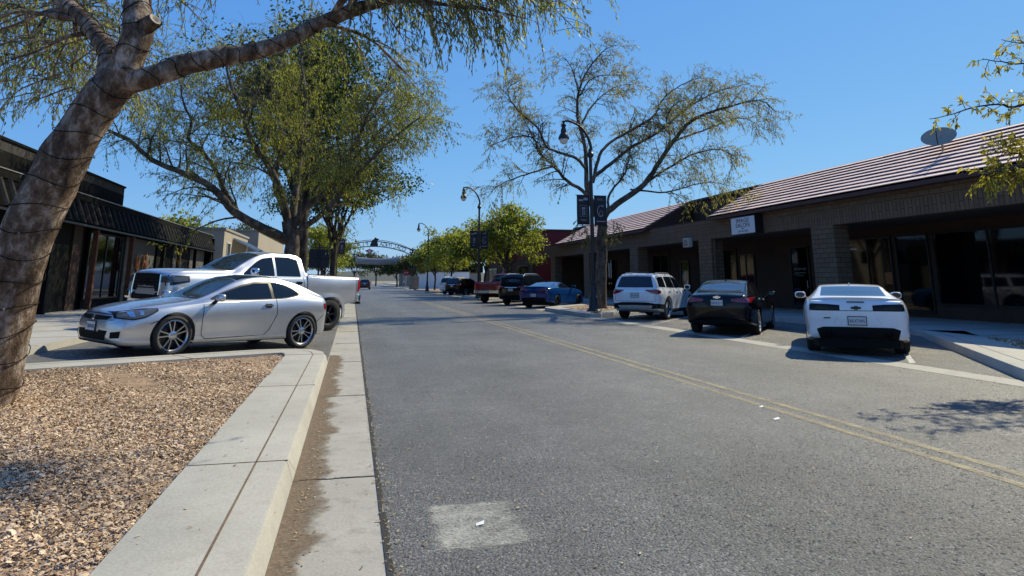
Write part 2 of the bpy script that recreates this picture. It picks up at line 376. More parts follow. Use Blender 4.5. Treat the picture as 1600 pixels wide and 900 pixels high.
def text_mesh(txt, size, extrude=.004, align='CENTER', mirror=False):
    cu = bpy.data.curves.new("lettering", 'FONT'); cu.body = txt; cu.size = size; cu.extrude = extrude; cu.align_x = align; cu.align_y = 'CENTER'; cu.resolution_u = 3
    o = bpy.data.objects.new("lettering", cu); COL.objects.link(o)
    dg = bpy.context.evaluated_depsgraph_get(); me = bpy.data.meshes.new_from_object(o.evaluated_get(dg))
    COL.objects.unlink(o); bpy.data.objects.remove(o)
    if mirror: me.transform(Matrix.Scale(-1, 4, (1, 0, 0)))
    return me
def frame_mat(origin, right, up):
    r = Vector(right).normalized(); u = Vector(up).normalized(); n = r.cross(u)
    return Matrix.Translation(origin) @ Matrix((r, u, n)).transposed().to_4x4()
def put_text(name, txt, size, origin, right, up, m, parent, ext=.004, mirror=False, sx=1.):
    me = text_mesh(txt, size, ext, mirror=mirror); me.transform(frame_mat(origin, right, up) @ Matrix.Diagonal((sx, 1, 1, 1)))
    return link(name, me, m, parent)
def spline(pts, step=.3):
    pts = [Vector(p) for p in pts]; P = [pts[0] * 2 - pts[1]] + pts + [pts[-1] * 2 - pts[-2]]; out = []
    for i in range(1, len(P) - 2):
        n = max(1, int((P[i + 1] - P[i]).length / step + .5))
        for k in range(n):
            t = k / n
            out.append(.5 * ((2 * P[i]) + (P[i + 1] - P[i - 1]) * t + (2 * P[i - 1] - 5 * P[i] + 4 * P[i + 1] - P[i + 2]) * t * t + (3 * P[i] - P[i - 1] - 3 * P[i + 1] + P[i + 2]) * t ** 3))
    out.append(pts[-1]); return out
# ------------------------------------------------------------------ light, sky
SUN_AZ, SUN_EL = R(61), R(43.5)
w = bpy.data.worlds.new("World"); scene.world = w; w.use_nodes = True
nt = w.node_tree; bg = nt.nodes["Background"]
sky = N(nt, "ShaderNodeTexSky"); sky.sky_type = 'NISHITA'; sky.sun_disc = False
sky.sun_elevation = SUN_EL; sky.sun_rotation = SUN_AZ; sky.altitude = 200; sky.air_density = 1.0; sky.dust_density = .1; sky.ozone_density = 3.0
# the clear desert sky is bluer and more even than the model's: compress each channel
sp_ = N(nt, "ShaderNodeSeparateColor"); L(nt, sky.outputs[0], sp_.inputs[0]); cm_ = N(nt, "ShaderNodeCombineColor")
for i, (g_, k_) in enumerate(((.75, .66), (.52, 1.55), (.20, 4.35))):
    pw = N(nt, "ShaderNodeMath", operation='POWER'); pw.inputs[1].default_value = g_; L(nt, sp_.outputs[i], pw.inputs[0])
    ml_ = N(nt, "ShaderNodeMath", operation='MULTIPLY'); ml_.inputs[1].default_value = k_; L(nt, pw.outputs[0], ml_.inputs[0]); L(nt, ml_.outputs[0], cm_.inputs[i])
L(nt, cm_.outputs[0], bg.inputs[0]); bg.inputs[1].default_value = .1
sl = bpy.data.lights.new("sun", 'SUN'); sl.energy = 4.3; sl.angle = R(.53); sl.color = (1, .90, .63)
so = bpy.data.objects.new("sun", sl); COL.objects.link(so)
so.rotation_euler = Vector((sin(SUN_AZ) * cos(SUN_EL), cos(SUN_AZ) * cos(SUN_EL), sin(SUN_EL))).to_track_quat('Z', 'Y').to_euler()
scene.view_settings.view_transform = 'Standard'; scene.view_settings.look = 'None'; scene.view_settings.gamma = 1
scene.view_settings.exposure = 0.4
scene.cycles.max_bounces = 6; scene.cycles.transparent_max_bounces = 6

# ------------------------------------------------------------------ ground, road, pavements
def sheet(name, x0, x1, y0, y1, z, m, kind='structure'):
    mb = MB(); mb.poly([(x0, y0, z), (x1, y0, z), (x1, y1, z), (x0, y1, z)]); return tag(mb.build(name, m), kind=kind)
sheet("ground", -1500, 1500, -300, 3000, -.05, M['ground'])
sheet("road", .24, 9.0, -20, 700, 0, M['asphalt'])
sheet("gutter", -.40, .262, -20, 700, .004, M['gutter'])
sheet("gutter", 8.98, 9.52, -20, 330, .004, M['gutter'])
sheet("parking_bay", 9.48, 14.8, -20, 330, .0, M['old_asphalt'])
mb = MB()
for a, b in ((-.36, -5.2),): mb.poly([(b, -20, zl(b)), (a - .001, -20, zl(a - .001)), (a - .001, 330, zl(a - .001)), (b, 330, zl(b))]); mb.poly([(a, -20, 0), (a, 330, 0), (a - .001, 330, .03), (a - .001, -20, .03)])
tag(mb.build("parking_bay", M['old_asphalt']), kind='structure')
mb = MB(); mb.box(-10.9, -5.12, -20, 330, -.04, .345); tag(mb.build("sidewalk", M['walk']), kind='structure')
mb = MB(); mb.box(14.7, 23, -20, 330, -.04, .15); tag(mb.build("sidewalk", M['walk']), kind='structure')
mb = MB()
for k in range(-4, 60):
    y = k * 1.83 + .5
    mb.box(14.72, 19.5, y, y + .012, .1505, .153); mb.box(-10.3, -5.14, y, y + .012, .3455, .348)
mb.box(16.6, 16.612, -10, 100, .1505, .1535)
tag(mb.build("sidewalk_joints", M['joint']), kind='structure')

# gutter joints and the ragged asphalt lip
mb = MB(); r = random.Random(3)
for k in range(0, 24):
    y = 1.77 + k * 3.66
    x = -.3
    while x < .24:
        j = r.uniform(-.006, .006); mb.box(x, min(.25, x + .06), y + j, y + j + r.uniform(.012, .02), .0045, .0085); x += .06
tag(mb.build("gutter_joints", M['joint']), kind='structure')
mb = MB(); y = .5
while y < 60:
    st = .05 + y * .004; a = r.uniform(.004, .03)
    mb.poly([(.235, y, .0095), (.25 + a, y, .0095), (.25 + r.uniform(.004, .03), y + st, .0095), (.235, y + st, .0095)]); y += st
tag(mb.build("asphalt_edge", pbr("edge_tar", (.022, .02, .018), .8, bmp=.6, bscale=80)), kind='structure')
# dirt washed along the foot of the kerb
def ribbon(name, x0f, x1f, y0, y1, step, z, m):
    mb = MB(); y = y0; V = []; 
    while y <= y1: V += [(x0f(y), y, z), (x1f(y), y, z)]; y += step
    n = len(V) // 2; mb.add(V, [(2 * i, 2 * i + 1, 2 * i + 3, 2 * i + 2) for i in range(n - 1)]); return tag(mb.build(name, m), kind='structure')
def wob(y): return .05 * sin(y * 2.1) + .035 * sin(y * 5.3 + 1) + .02 * sin(y * 13 + 2) + .06 * sin(y * .9 + .5)
ribbon("gutter_dirt", lambda y: -.345, lambda y: .12, .5, 13.9, .2, .0085, M['gdirt'])

# painted lines
def dash(name, x0, x1, y0, y1, m, seed, gaps=.0):
    mb = MB(); r = random.Random(seed); y = y0
    while y < y1:
        st = .12 + max(0, y) * .02
        if r.random() > gaps: mb.poly([(x0 + r.uniform(-.006, .006), y, .0045), (x1 + r.uniform(-.006, .006), y, .0045), (x1 + r.uniform(-.006, .006), y + st, .0045), (x0 + r.uniform(-.006, .006), y + st, .0045)])
        y += st
    return tag(mb.build(name, m), kind='structure')
dash("yellow_line", 4.65, 4.745, -5, 95, M['yellow'], 1)
dash("yellow_line", 4.905, 5.0, -5, 95, M['yellow'], 2)
mb = MB(); mb.add([(.47, 3.78, .0046), (1.40, 3.88, .0046), (1.36, 4.82, .0046), (.46, 4.72, .0046)], [(0, 1, 2, 3)])
tag(mb.build("worn_white_marking", M['patch']), kind='structure')
# stall lines on the right, at the parking angle
mb = MB(); ux, uy = sin(R(40)), cos(R(40))
for y0 in (10.2, 15.6, 20.9, 26.0, 33.6, 38.6, 43.2, 47.6, 60, 65, 70, 75):
    for k in range(16):
        a = .15 + k * .4
        if a + .37 > 6.9: break
        p = Vector((9.55 + ux * a, y0 + uy * a, .0046)); q = p + Vector((ux * .37, uy * .37, 0)); n = Vector((uy, -ux, 0)) * .05
        mb.poly([p - n, p + n, q + n, q - n])
tag(mb.build("stall_lines", M['white_line']), kind='structure')

# kerbed islands ------------------------------------------------------------
def densify(pl, closed=True, step=.5):
    out = []; n = len(pl)
    for i in range(n if closed else n - 1):
        a, b = Vector(pl[i]), Vector(pl[(i + 1) % n]); k = max(1, int((b - a).length / step))
        out += [a.lerp(b, t / k) for t in range(k)]
    if not closed: out.append(Vector(pl[-1]))
    return out
def inset(pl, d):
    n = len(pl); out = []
    for i in range(n):
        a, b, c = Vector(pl[i - 1]), Vector(pl[i]), Vector(pl[(i + 1) % n])
        e1 = (b - a).normalized(); e2 = (c - b).normalized(); n1 = Vector((-e1.y, e1.x)); n2 = Vector((-e2.y, e2.x))
        m = (n1 + n2); m = m.normalized() if m.length > 1e-6 else n1
        out.append(b + m * d / max(.4, m.dot(n1)))
    return out
def island(pl, wid, topf, basez, jw=.2, lean=.06):
    """concrete kerb ring round a planting bed; pl counter-clockwise outline of the kerb top"""
    pl = [Vector(p) for p in pl]; n = len(pl)
    base = inset(pl, -lean); r0 = inset(pl, -.012); r1 = inset(pl, .02); inn = inset(pl, wid)
    mb = MB(); V = []
    for i in range(n):
        t = topf(pl[i].x)
        V += [(base[i].x, base[i].y, basez(base[i].x) - .02), (r0[i].x, r0[i].y, t - .025), (pl[i].x, pl[i].y, t - .006), (r1[i].x, r1[i].y, t), (inn[i].x, inn[i].y, topf(inn[i].x)), (inn[i].x, inn[i].y, topf(inn[i].x) - .1)]
    mb.add(V, [(i * 6 + k, ((i + 1) % n) * 6 + k, ((i + 1) % n) * 6 + k + 1, i * 6 + k + 1) for i in range(n) for k in range(5)])
    tag(mb.build("kerb", M['concrete'], smooth=40), kind='structure')
    j0 = inset(pl, jw); j1 = inset(pl, jw + .013); J = MB(); V = []
    for i in range(n): V += [(j0[i].x, j0[i].y, topf(j0[i].x) + .003), (j1[i].x, j1[i].y, topf(j1[i].x) + .003)]
    J.add(V, [(2 * i, 2 * ((i + 1) % n), 2 * ((i + 1) % n) + 1, 2 * i + 1) for i in range(n)])
    return inn, J
LT = lambda x: .15 + .9 * max(0, .04 * (-1.2 - max(x, -5.2)))
P1 = [(-.40, -9), (-.40, 3), (-.40, 12.7), (-.47, 13.25), (-.68, 13.66), (-.98, 13.86), (-1.3, 13.86), (-1.7, 13.65), (-4.6, 11.15), (-5.1, 10.72), (-5.1, -9)]
inn1, J = island(P1, .67, LT, zl, .2, .06)
y = 1.77
for y in (1.77, 5.43, 9.09, 12.75):
    J.box(-1.07, -.39, y, y + .011, .147, .153); J.poly([(-.385, y, .148), (-.385, y + .012, .148), (-.29, y + .012, .01), (-.29, y, .01)])
p = Vector((-2.9, 12.62)); q = Vector((-2.45, 12.1))
J.poly([(p.x, p.y, LT(p.x) + .003), (p.x + .012, p.y + .01, LT(p.x) + .003), (q.x + .012, q.y + .01, LT(q.x) + .003), (q.x, q.y, LT(q.x) + .003)])
tag(J.build("kerb_joints", M['dirt']), kind='structure')
P2 = [(-.40, 24.4), (-.40, 31.2), (-.6, 31.7), (-.95, 31.9), (-1.3, 31.75), (-5.1, 28.2), (-5.1, 19.9), (-1.3, 23.4), (-.9, 23.65), (-.55, 23.95)]
P3 = [(-.40, 50), (-.40, 64), (-1.0, 64.6), (-5.1, 61), (-5.1, 46), (-1., 49.5)]
Q1 = [(9.12, -12), (14.62, -12), (14.62, 15.5), (14.45, 15.0), (14.0, 14.45), (9.75, 8.45), (9.35, 7.85), (9.15, 7.2)][::1]
Q2 = [(9.15, 25.4), (9.5, 25.3), (14.62, 30.9), (14.62, 38.2), (9.6, 32.6), (9.2, 32.1), (8.98, 31.3), (8.95, 26.0)]
Q3 = [(9.1, 47.6), (9.5, 47.6), (14.62, 53), (14.62, 63.5), (9.5, 58.2), (9.15, 57.6), (9.0, 56.8), (9.0, 48.2)]
Q4 = [(9.1, 78.6), (9.5, 78.6), (14.62, 84), (14.62, 104.5), (9.5, 104.2), (9.15, 103.6), (9.0, 102.8), (9.0, 79.2)]
RT = lambda x: .165
Z0 = lambda x: 0.
def bed(name, pl, zf, m, lab=None):
    pl = densify(pl, True, 1.0); mb = MB(); mb.add([(v.x, v.y, zf(v.x) - .02) for v in pl], [tuple(range(len(pl)))]); return tag(mb.build(name, m), kind='structure')
for pl, wd, tf, bz in ((P2, .5, LT, zl), (P3, .5, LT, zl), (Q1, .95, RT, Z0), (Q2, .75, RT, Z0), (Q3, .5, RT, Z0), (Q4, .5, RT, Z0)):
    inn, J = island(pl, wd, tf, bz, .3, .02)
    tag(J.build("kerb_joints", M['joint']), kind='structure'); bed("planter_soil", inn, tf, M['soil'])

# the near planter: earth with a deep layer of wood chips
def hmul(x, y): return LT(x) - .035 + .022 * sin(x * 1.7 + y * .6) * sin(y * 1.1) + .012 * sin(x * 5 + y * 3.1)
def inside(pl, x, y):
    c = False; n = len(pl)
    for i in range(n):
        a, b = pl[i], pl[i - 1]
        if (a[1] > y) != (b[1] > y) and x < (b[0] - a[0]) * (y - a[1]) / (b[1] - a[1]) + a[0]: c = not c
    return c
bed("planter_soil", inn1, lambda x: LT(x) - .03, M['soil'])
rg = np.random.default_rng(4)
def scatter_chips(name, pts, sizes, m, asp=(.3, .6), tilt=.5, zoff=0., bend=.25):
    n = len(pts); pts = np.asarray(pts, float); s = np.asarray(sizes)
    az = rg.uniform(0, 2 * pi, n); tl = rg.normal(0, tilt, n); rl = rg.normal(0, tilt, n); a = rg.uniform(asp[0], asp[1], n)
    f = np.stack([np.cos(az) * np.cos(tl), np.sin(az) * np.cos(tl), np.sin(tl)], 1)
    sd = np.stack([-np.sin(az) * np.cos(rl), np.cos(az) * np.cos(rl), np.sin(rl)], 1)
    up = np.cross(f, sd); f *= (s / 2)[:, None]; sd *= (s * a / 2)[:, None]; up *= (s * bend * .5)[:, None]
    c = pts + np.array([0, 0, zoff])
    j = lambda: rg.uniform(.6, 1.15, (n, 1))
    V = np.stack([c - f * j() - sd * j(), c - f * j() + sd * j(), c + up - sd * j() * .9, c + up + sd * j() * .9, c + f * j() - sd * j(), c + f * j() + sd * j()], 1).reshape(-1, 3)
    b = (np.arange(n) * 6)[:, None]
    F = np.concatenate([b + np.array([[0, 1, 3, 2]]), b + np.array([[2, 3, 5, 4]])], 1).reshape(-1, 4)
    return mesh_np(name, V, F, m)
def mesh_np(name, V, F, m, parent=None):
    me = bpy.data.meshes.new(name); V = np.ascontiguousarray(V, np.float32); F = np.ascontiguousarray(F, np.int32); k = F.shape[1]
    me.vertices.add(len(V)); me.vertices.foreach_set("co", V.ravel()); me.loops.add(F.size); me.loops.foreach_set("vertex_index", F.ravel())
    me.polygons.add(len(F)); me.polygons.foreach_set("loop_start", np.arange(0, F.size, k, dtype=np.int32)); me.update(); me.validate()
    return link(name, me, m, parent)
pts = []; sz = []
il = [(v.x, v.y) for v in inn1]
while len(pts) < 150000:
    y = 2.6 + rg.random() ** 1.35 * 10.8; x = -1.04 - rg.random() * 4.0
    if x < -1.2 - (y + .8) * .52: continue
    if not inside(il, x - .02, y): continue
    pts.append((x, y, hmul(x, y) + rg.uniform(-.012, .014))); sz.append(rg.gamma(3., .0054) + .009)
tag(scatter_chips("wood_chips", pts, sz, M['chips'], (.2, .7), .34), kind='stuff')
pts = []; sz = []
def near_kerb():
    y = .8 + rg.random() ** 1.3 * 13
    return (-.27 + abs(rg.normal(0, .07)), y, .012)
for _ in range(620): pts.append(near_kerb()); sz.append(rg.uniform(.012, .032))
for _ in range(170): pts.append((rg.uniform(-1.05, .25), 1 + rg.random() ** 1.4 * 13, 0)); sz.append(rg.uniform(.012, .035))
for _ in range(420): pts.append((.27 + rg.normal(0, .035), 1 + rg.random() * 14, .012)); sz.append(rg.uniform(.012, .035))
for _ in range(750): pts.append((.27 + abs(rg.normal(0, 1.6)), 2 + rg.random() ** 1.4 * 26, .008)); sz.append(rg.uniform(.012, .036))
for _ in range(350): pts.append((rg.uniform(9, 14), rg.uniform(7, 32), .008)); sz.append(rg.uniform(.02, .05))
for _ in range(300): pts.append((rg.uniform(9.3, 14), rg.uniform(7, 14), .158)); sz.append(rg.uniform(.02, .05))
for i, p in enumerate(pts):
    x, y, z = p
    if -1.07 < x < -.41: z = .156
    elif x <= -.26: z = .012 if x > -.33 else .1
    elif x < .26 and z == 0: z = .012
    pts[i] = (x, y, z)
pts = [p for p in pts if not (9.2 < p[0] < 14.6 and p[1] > 8 and p[2] > .1 and (p[1] - 8.2) > (p[0] - 9.6) * 1.39)]
tag(scatter_chips("fallen_leaves", pts, sz[:len(pts)], M['litter'], (.25, .5), .12, 0, .2), kind='stuff')
# mulch on the other beds, coarser because they are far off
for pl, zz, nn in ((Q1, RT, 5200), (Q2, RT, 2600), (P2, LT, 1800)):
    q = [(v.x, v.y) for v in inset([Vector(v) for v in pl], .96 if pl is Q1 else .8)]; xs = [v[0] for v in q]; ys = [v[1] for v in q]; pts = []; sz = []
    lo = 6.5 if pl is Q1 else min(ys)
    while len(pts) < nn:
        x, y = rg.uniform(min(xs), max(xs)), rg.uniform(lo, max(ys))
        if inside(q, x, y): pts.append((x, y, zz(x) - .012)); sz.append(rg.uniform(.03, .08))
    tag(scatter_chips("wood_chips", pts, sz, M['chips'], (.3, .7), .3), kind='stuff')
# paper scraps on the road
for p, s in (((4.35, 6.55), .07), ((4.6, 7.2), .05), ((.78, 4.25), .05)):
    mb = MB(); mb.add([(p[0], p[1], .008), (p[0] + s, p[1] + s * .3, .011), (p[0] + s * 1.2, p[1] + s, .02), (p[0] + s * .1, p[1] + s * .8, .009)], [(0, 1, 2, 3)])
    o = mb.build("paper_scrap", M['paper']); tag(o, {4.35: "larger white paper scrap on the asphalt beside the yellow line", 4.6: "smaller white paper scrap lying on the yellow centre lines", .78: "tiny white paper scrap on the worn white road marking"}[p[0]], "litter", "paper scraps on the road")
# far hills closing the street
mb = MB(); V = []; r = random.Random(9)
for i in range(41):
    x = -500 + i * 40; h_ = 12 + 14 * (0.5 + .5 * sin(i * .5)) + r.uniform(0, 6)
    V += [(x, 1500, -.05), (x, 1600, h_), (x, 1900, -.05)]
mb.add(V, [(i * 3 + k, (i + 1) * 3 + k, (i + 1) * 3 + k + 1, i * 3 + k + 1) for i in range(40) for k in range(2)])
tag(mb.build("hills", pbr("hill_dry", (.075, .085, .075), .95), smooth=60), kind='structure')
# ------------------------------------------------------------------ vehicles
def pchip(pts):
    xs = np.array([p[0] for p in pts], float); ys = np.array([p[1] for p in pts], float)
    o = np.argsort(xs); xs, ys = xs[o], ys[o]; h = np.diff(xs); d = np.diff(ys) / h; m = np.zeros(len(xs))
    m[0], m[-1] = d[0], d[-1]
    for i in range(1, len(xs) - 1):
        if d[i - 1] * d[i] > 0:
            w1, w2 = 2 * h[i] + h[i - 1], h[i] + 2 * h[i - 1]; m[i] = (w1 + w2) / (w1 / d[i - 1] + w2 / d[i])
    def f(x):
        x = min(max(x, xs[0]), xs[-1]); i = min(max(int(np.searchsorted(xs, x)) - 1, 0), len(xs) - 2)
        t = (x - xs[i]) / h[i]; return float((2 * t**3 - 3 * t**2 + 1) * ys[i] + (t**3 - 2 * t**2 + t) * h[i] * m[i] + (-2 * t**3 + 3 * t**2) * ys[i + 1] + (t**3 - t**2) * h[i] * m[i + 1])
    return f
def ring_smooth(P, k=3):
    P = [Vector((p[0], p[1])) for p in P]; Q = [Vector((-P[1].x, P[1].y))] + P + [Vector((-P[-2].x, P[-2].y))]; out = []
    for i in range(1, len(Q) - 2):
        for j in range(k):
            t = j / k; a, b, c, d = Q[i - 1], Q[i], Q[i + 1], Q[i + 2]
            out.append(.5 * ((2 * b) + (c - a) * t + (2 * a - 5 * b + 4 * c - d) * t * t + (3 * b - a - 3 * c + d) * t**3))
    out.append(P[-1]); return out
class CarBody:
    """lofted shell: curves of half width, underside, shoulder and roof along the car, closed by blunt ends"""
    def __init__(s, sp):
        s.sp = sp; F = {k: pchip(v) for k, v in sp.items() if isinstance(v, list) and k != 'extra'}
        xf, xr = sp['xf'], sp['xr']; cf, nf, zf = sp['front']; cr, nr, zr = sp['rear']
        xs = sorted(set([xf - cf * (1 - cos(a)) for a in np.linspace(0, pi / 2, 12)] + [xr + cr * (1 - cos(a)) for a in np.linspace(0, pi / 2, 12)] + list(np.linspace(xr + cr, xf - cf, 84)) + sp.get('extra', [])))
        V = []; nr_ = None
        for x in xs:
            w, zb, zs, zt, ws, wt, ze = (F[k](x) for k in ('w', 'zb', 'zs', 'zt', 'ws', 'wt', 'ze'))
            ze = min(ze, zt - .004); zs = min(zs, ze - .006); ws = min(ws, w)
            tk = sp.get('tuck', .03); bl = sp.get('bulge', .02)
            P = [(0, zb), (.72 * w, zb), (.93 * w, zb + .015), (w * .972, zb + .06 + tk * .3), (w - tk * .45, zb + .30 * (zs - zb)), (w, zb + .62 * (zs - zb)), (w - .3 * (w - ws) - .003, zb + .86 * (zs - zb)), (ws + .004, zs - .012), (ws - .01, zs + .012 * min(1, (ze - zs) / .1)),
                 (ws + (wt - ws) * .5 + bl * min(1, (ze - zs) / .3), zs + (ze - zs) * .5), (wt + .012, ze - .018 * min(1, (ze - zs) / .1)), (wt - .045, ze + (zt - ze) * .38), (.55 * wt, zt - (zt - ze) * .22), (0, zt)]
            c = 1.
            if x > xf - cf: q = (x - (xf - cf)) / cf; c = max(.02, (1 - q ** nf)) ** (1 / nf); z0 = zf
            if x < xr + cr: q = ((xr + cr) - x) / cr; c = max(.02, (1 - q ** nr)) ** (1 / nr); z0 = zr
            half = ring_smooth(P, 3)
            if c < 1: half = [Vector((p.x * (.25 + .75 * c) if False else p.x * c ** .8, z0 + (p.y - z0) * c)) for p in half]
            ring = [(x, -p.x, p.y) for p in half] + [(x, p.x, p.y) for p in half[-2:0:-1]]
            nr_ = len(ring); V += ring
        n = nr_; k = len(xs)
        Fc = [(i * n + j, i * n + (j + 1) % n, (i + 1) * n + (j + 1) % n, (i + 1) * n + j) for i in range(k - 1) for j in range(n)]
        Fc += [tuple(range(n - 1, -1, -1)), tuple((k - 1) * n + j for j in range(n))]
        s.V, s.F = V, Fc
        s.bvh = BVHTree.FromPolygons([Vector(v) for v in V], [f for f in Fc if len(f) == 4])
    def hit(s, axis, a, b):
        o, d = {'y+': ((a, 3, b), (0, -1, 0)), 'y-': ((a, -3, b), (0, 1, 0)), 'x+': ((5, a, b), (-1, 0, 0)), 'x-': ((-5, a, b), (1, 0, 0)), 'z': ((a, b, 4), (0, 0, -1))}[axis]
        h = s.bvh.ray_cast(Vector(o), Vector(d)); 
        if h[0] is None: return None, None
        nn = h[1]; 
        if nn.dot(Vector(d)) > 0: nn = -nn
        return h[0], nn
    def patch(s, mb, axis, lo, hi, n=18, m=6, off=.005, depth=.0):
        """a panel lying on the shell between two outlines, seen along one axis"""
        def rs(pl, k):
            pl = [Vector(p) for p in pl]; ls = [0]
            for a, b in zip(pl, pl[1:]): ls.append(ls[-1] + (b - a).length)
            out = []
            for i in range(k):
                t = ls[-1] * i / (k - 1); j = 0
                while j < len(pl) - 2 and ls[j + 1] < t: j += 1
                out.append(pl[j].lerp(pl[j + 1], (t - ls[j]) / max(1e-9, ls[j + 1] - ls[j])))
            return out
        A, B = rs(lo, n), rs(hi, n); V = []; last = None; ok = []
        for j in range(m):
            for i in range(n):
                p = A[i].lerp(B[i], j / (m - 1)); h, nn = s.hit(axis, p.x, p.y)
                V.append((h, nn, p)); 
        pts = []
        ref = [v for v in V if v[0] is not None]
        if not ref: return
        for h, nn, p in V:
            if h is None:
                q = min(ref, key=lambda r: (r[2] - p).length); h = q[0].copy(); nn = q[1]
                if axis[0] == 'y': h.x, h.z = p.x, p.y
                elif axis[0] == 'x': h.y, h.z = p.x, p.y
                else: h.x, h.y = p.x, p.y
            pts.append(h + nn * off)
        mb.add(pts, [(j * n + i, j * n + i + 1, (j + 1) * n + i + 1, (j + 1) * n + i) for j in range(m - 1) for i in range(n - 1)])
    def strip(s, mb, axis, pl, w, off=.003, step=.05):
        """thin seam or trim line along a polyline on the shell"""
        pts = []
        for a, b in zip(pl, pl[1:]):
            a, b = Vector(a), Vector(b); k = max(1, int((b - a).length / step)); pts += [a.lerp(b, i / k) for i in range(k)]
        pts.append(Vector(pl[-1])); L_, R_ = [], []
        for i, p in enumerate(pts):
            t = (pts[min(i + 1, len(pts) - 1)] - pts[max(i - 1, 0)]).normalized(); nn = Vector((-t.y, t.x)) * w / 2; L_.append(p + nn); R_.append(p - nn)
        s.patch(mb, axis, L_, R_, n=max(3, len(pts)), m=2, off=off)
    def shell(s, arches, r, depth=.34, wellw=None):
        me = bpy.data.meshes.new("body"); me.from_pydata(s.V, [], s.F); me.update()
        o = link("body", me, [M['plastic']])
        mb = MB()
        for x, zc in arches:
            for sg in (1, -1):
                ww = s.sp['wmax'] + .1
                T = Matrix.Translation((x, sg * ww, zc)) @ Matrix.Rotation(pi / 2 * sg, 4, 'X')
                prof = [(0, 0), (r, 0), (r, depth + .1), (0, depth + .1)]
                mb.lathe([(.0001, 0), (r, 0), (r, depth + .1), (.0001, depth + .1)], 40, T)
        cme = mb.mesh("cut"); bm = bmesh.new(); bm.from_mesh(cme); bmesh.ops.remove_doubles(bm, verts=bm.verts, dist=.0005); bmesh.ops.recalc_face_normals(bm, faces=bm.faces); bm.to_mesh(cme); bm.free()
        bm = bmesh.new(); bm.from_mesh(me); bmesh.ops.recalc_face_normals(bm, faces=bm.faces); bm.to_mesh(me); bm.free()
        c = link("cut", cme, [M['blackm']])
        md = o.modifiers.new("arch", 'BOOLEAN'); md.object = c; md.operation = 'DIFFERENCE'; md.solver = 'EXACT'; md.material_mode = 'TRANSFER'
        dg = bpy.context.evaluated_depsgraph_get(); out = bpy.data.meshes.new_from_object(o.evaluated_get(dg))
        bpy.data.objects.remove(o); bpy.data.objects.remove(c)
        out.polygons.foreach_set("use_smooth", [True] * len(out.polygons)); out.set_sharp_from_angle(angle=R(s.sp.get('sharp', 38)))
        return out

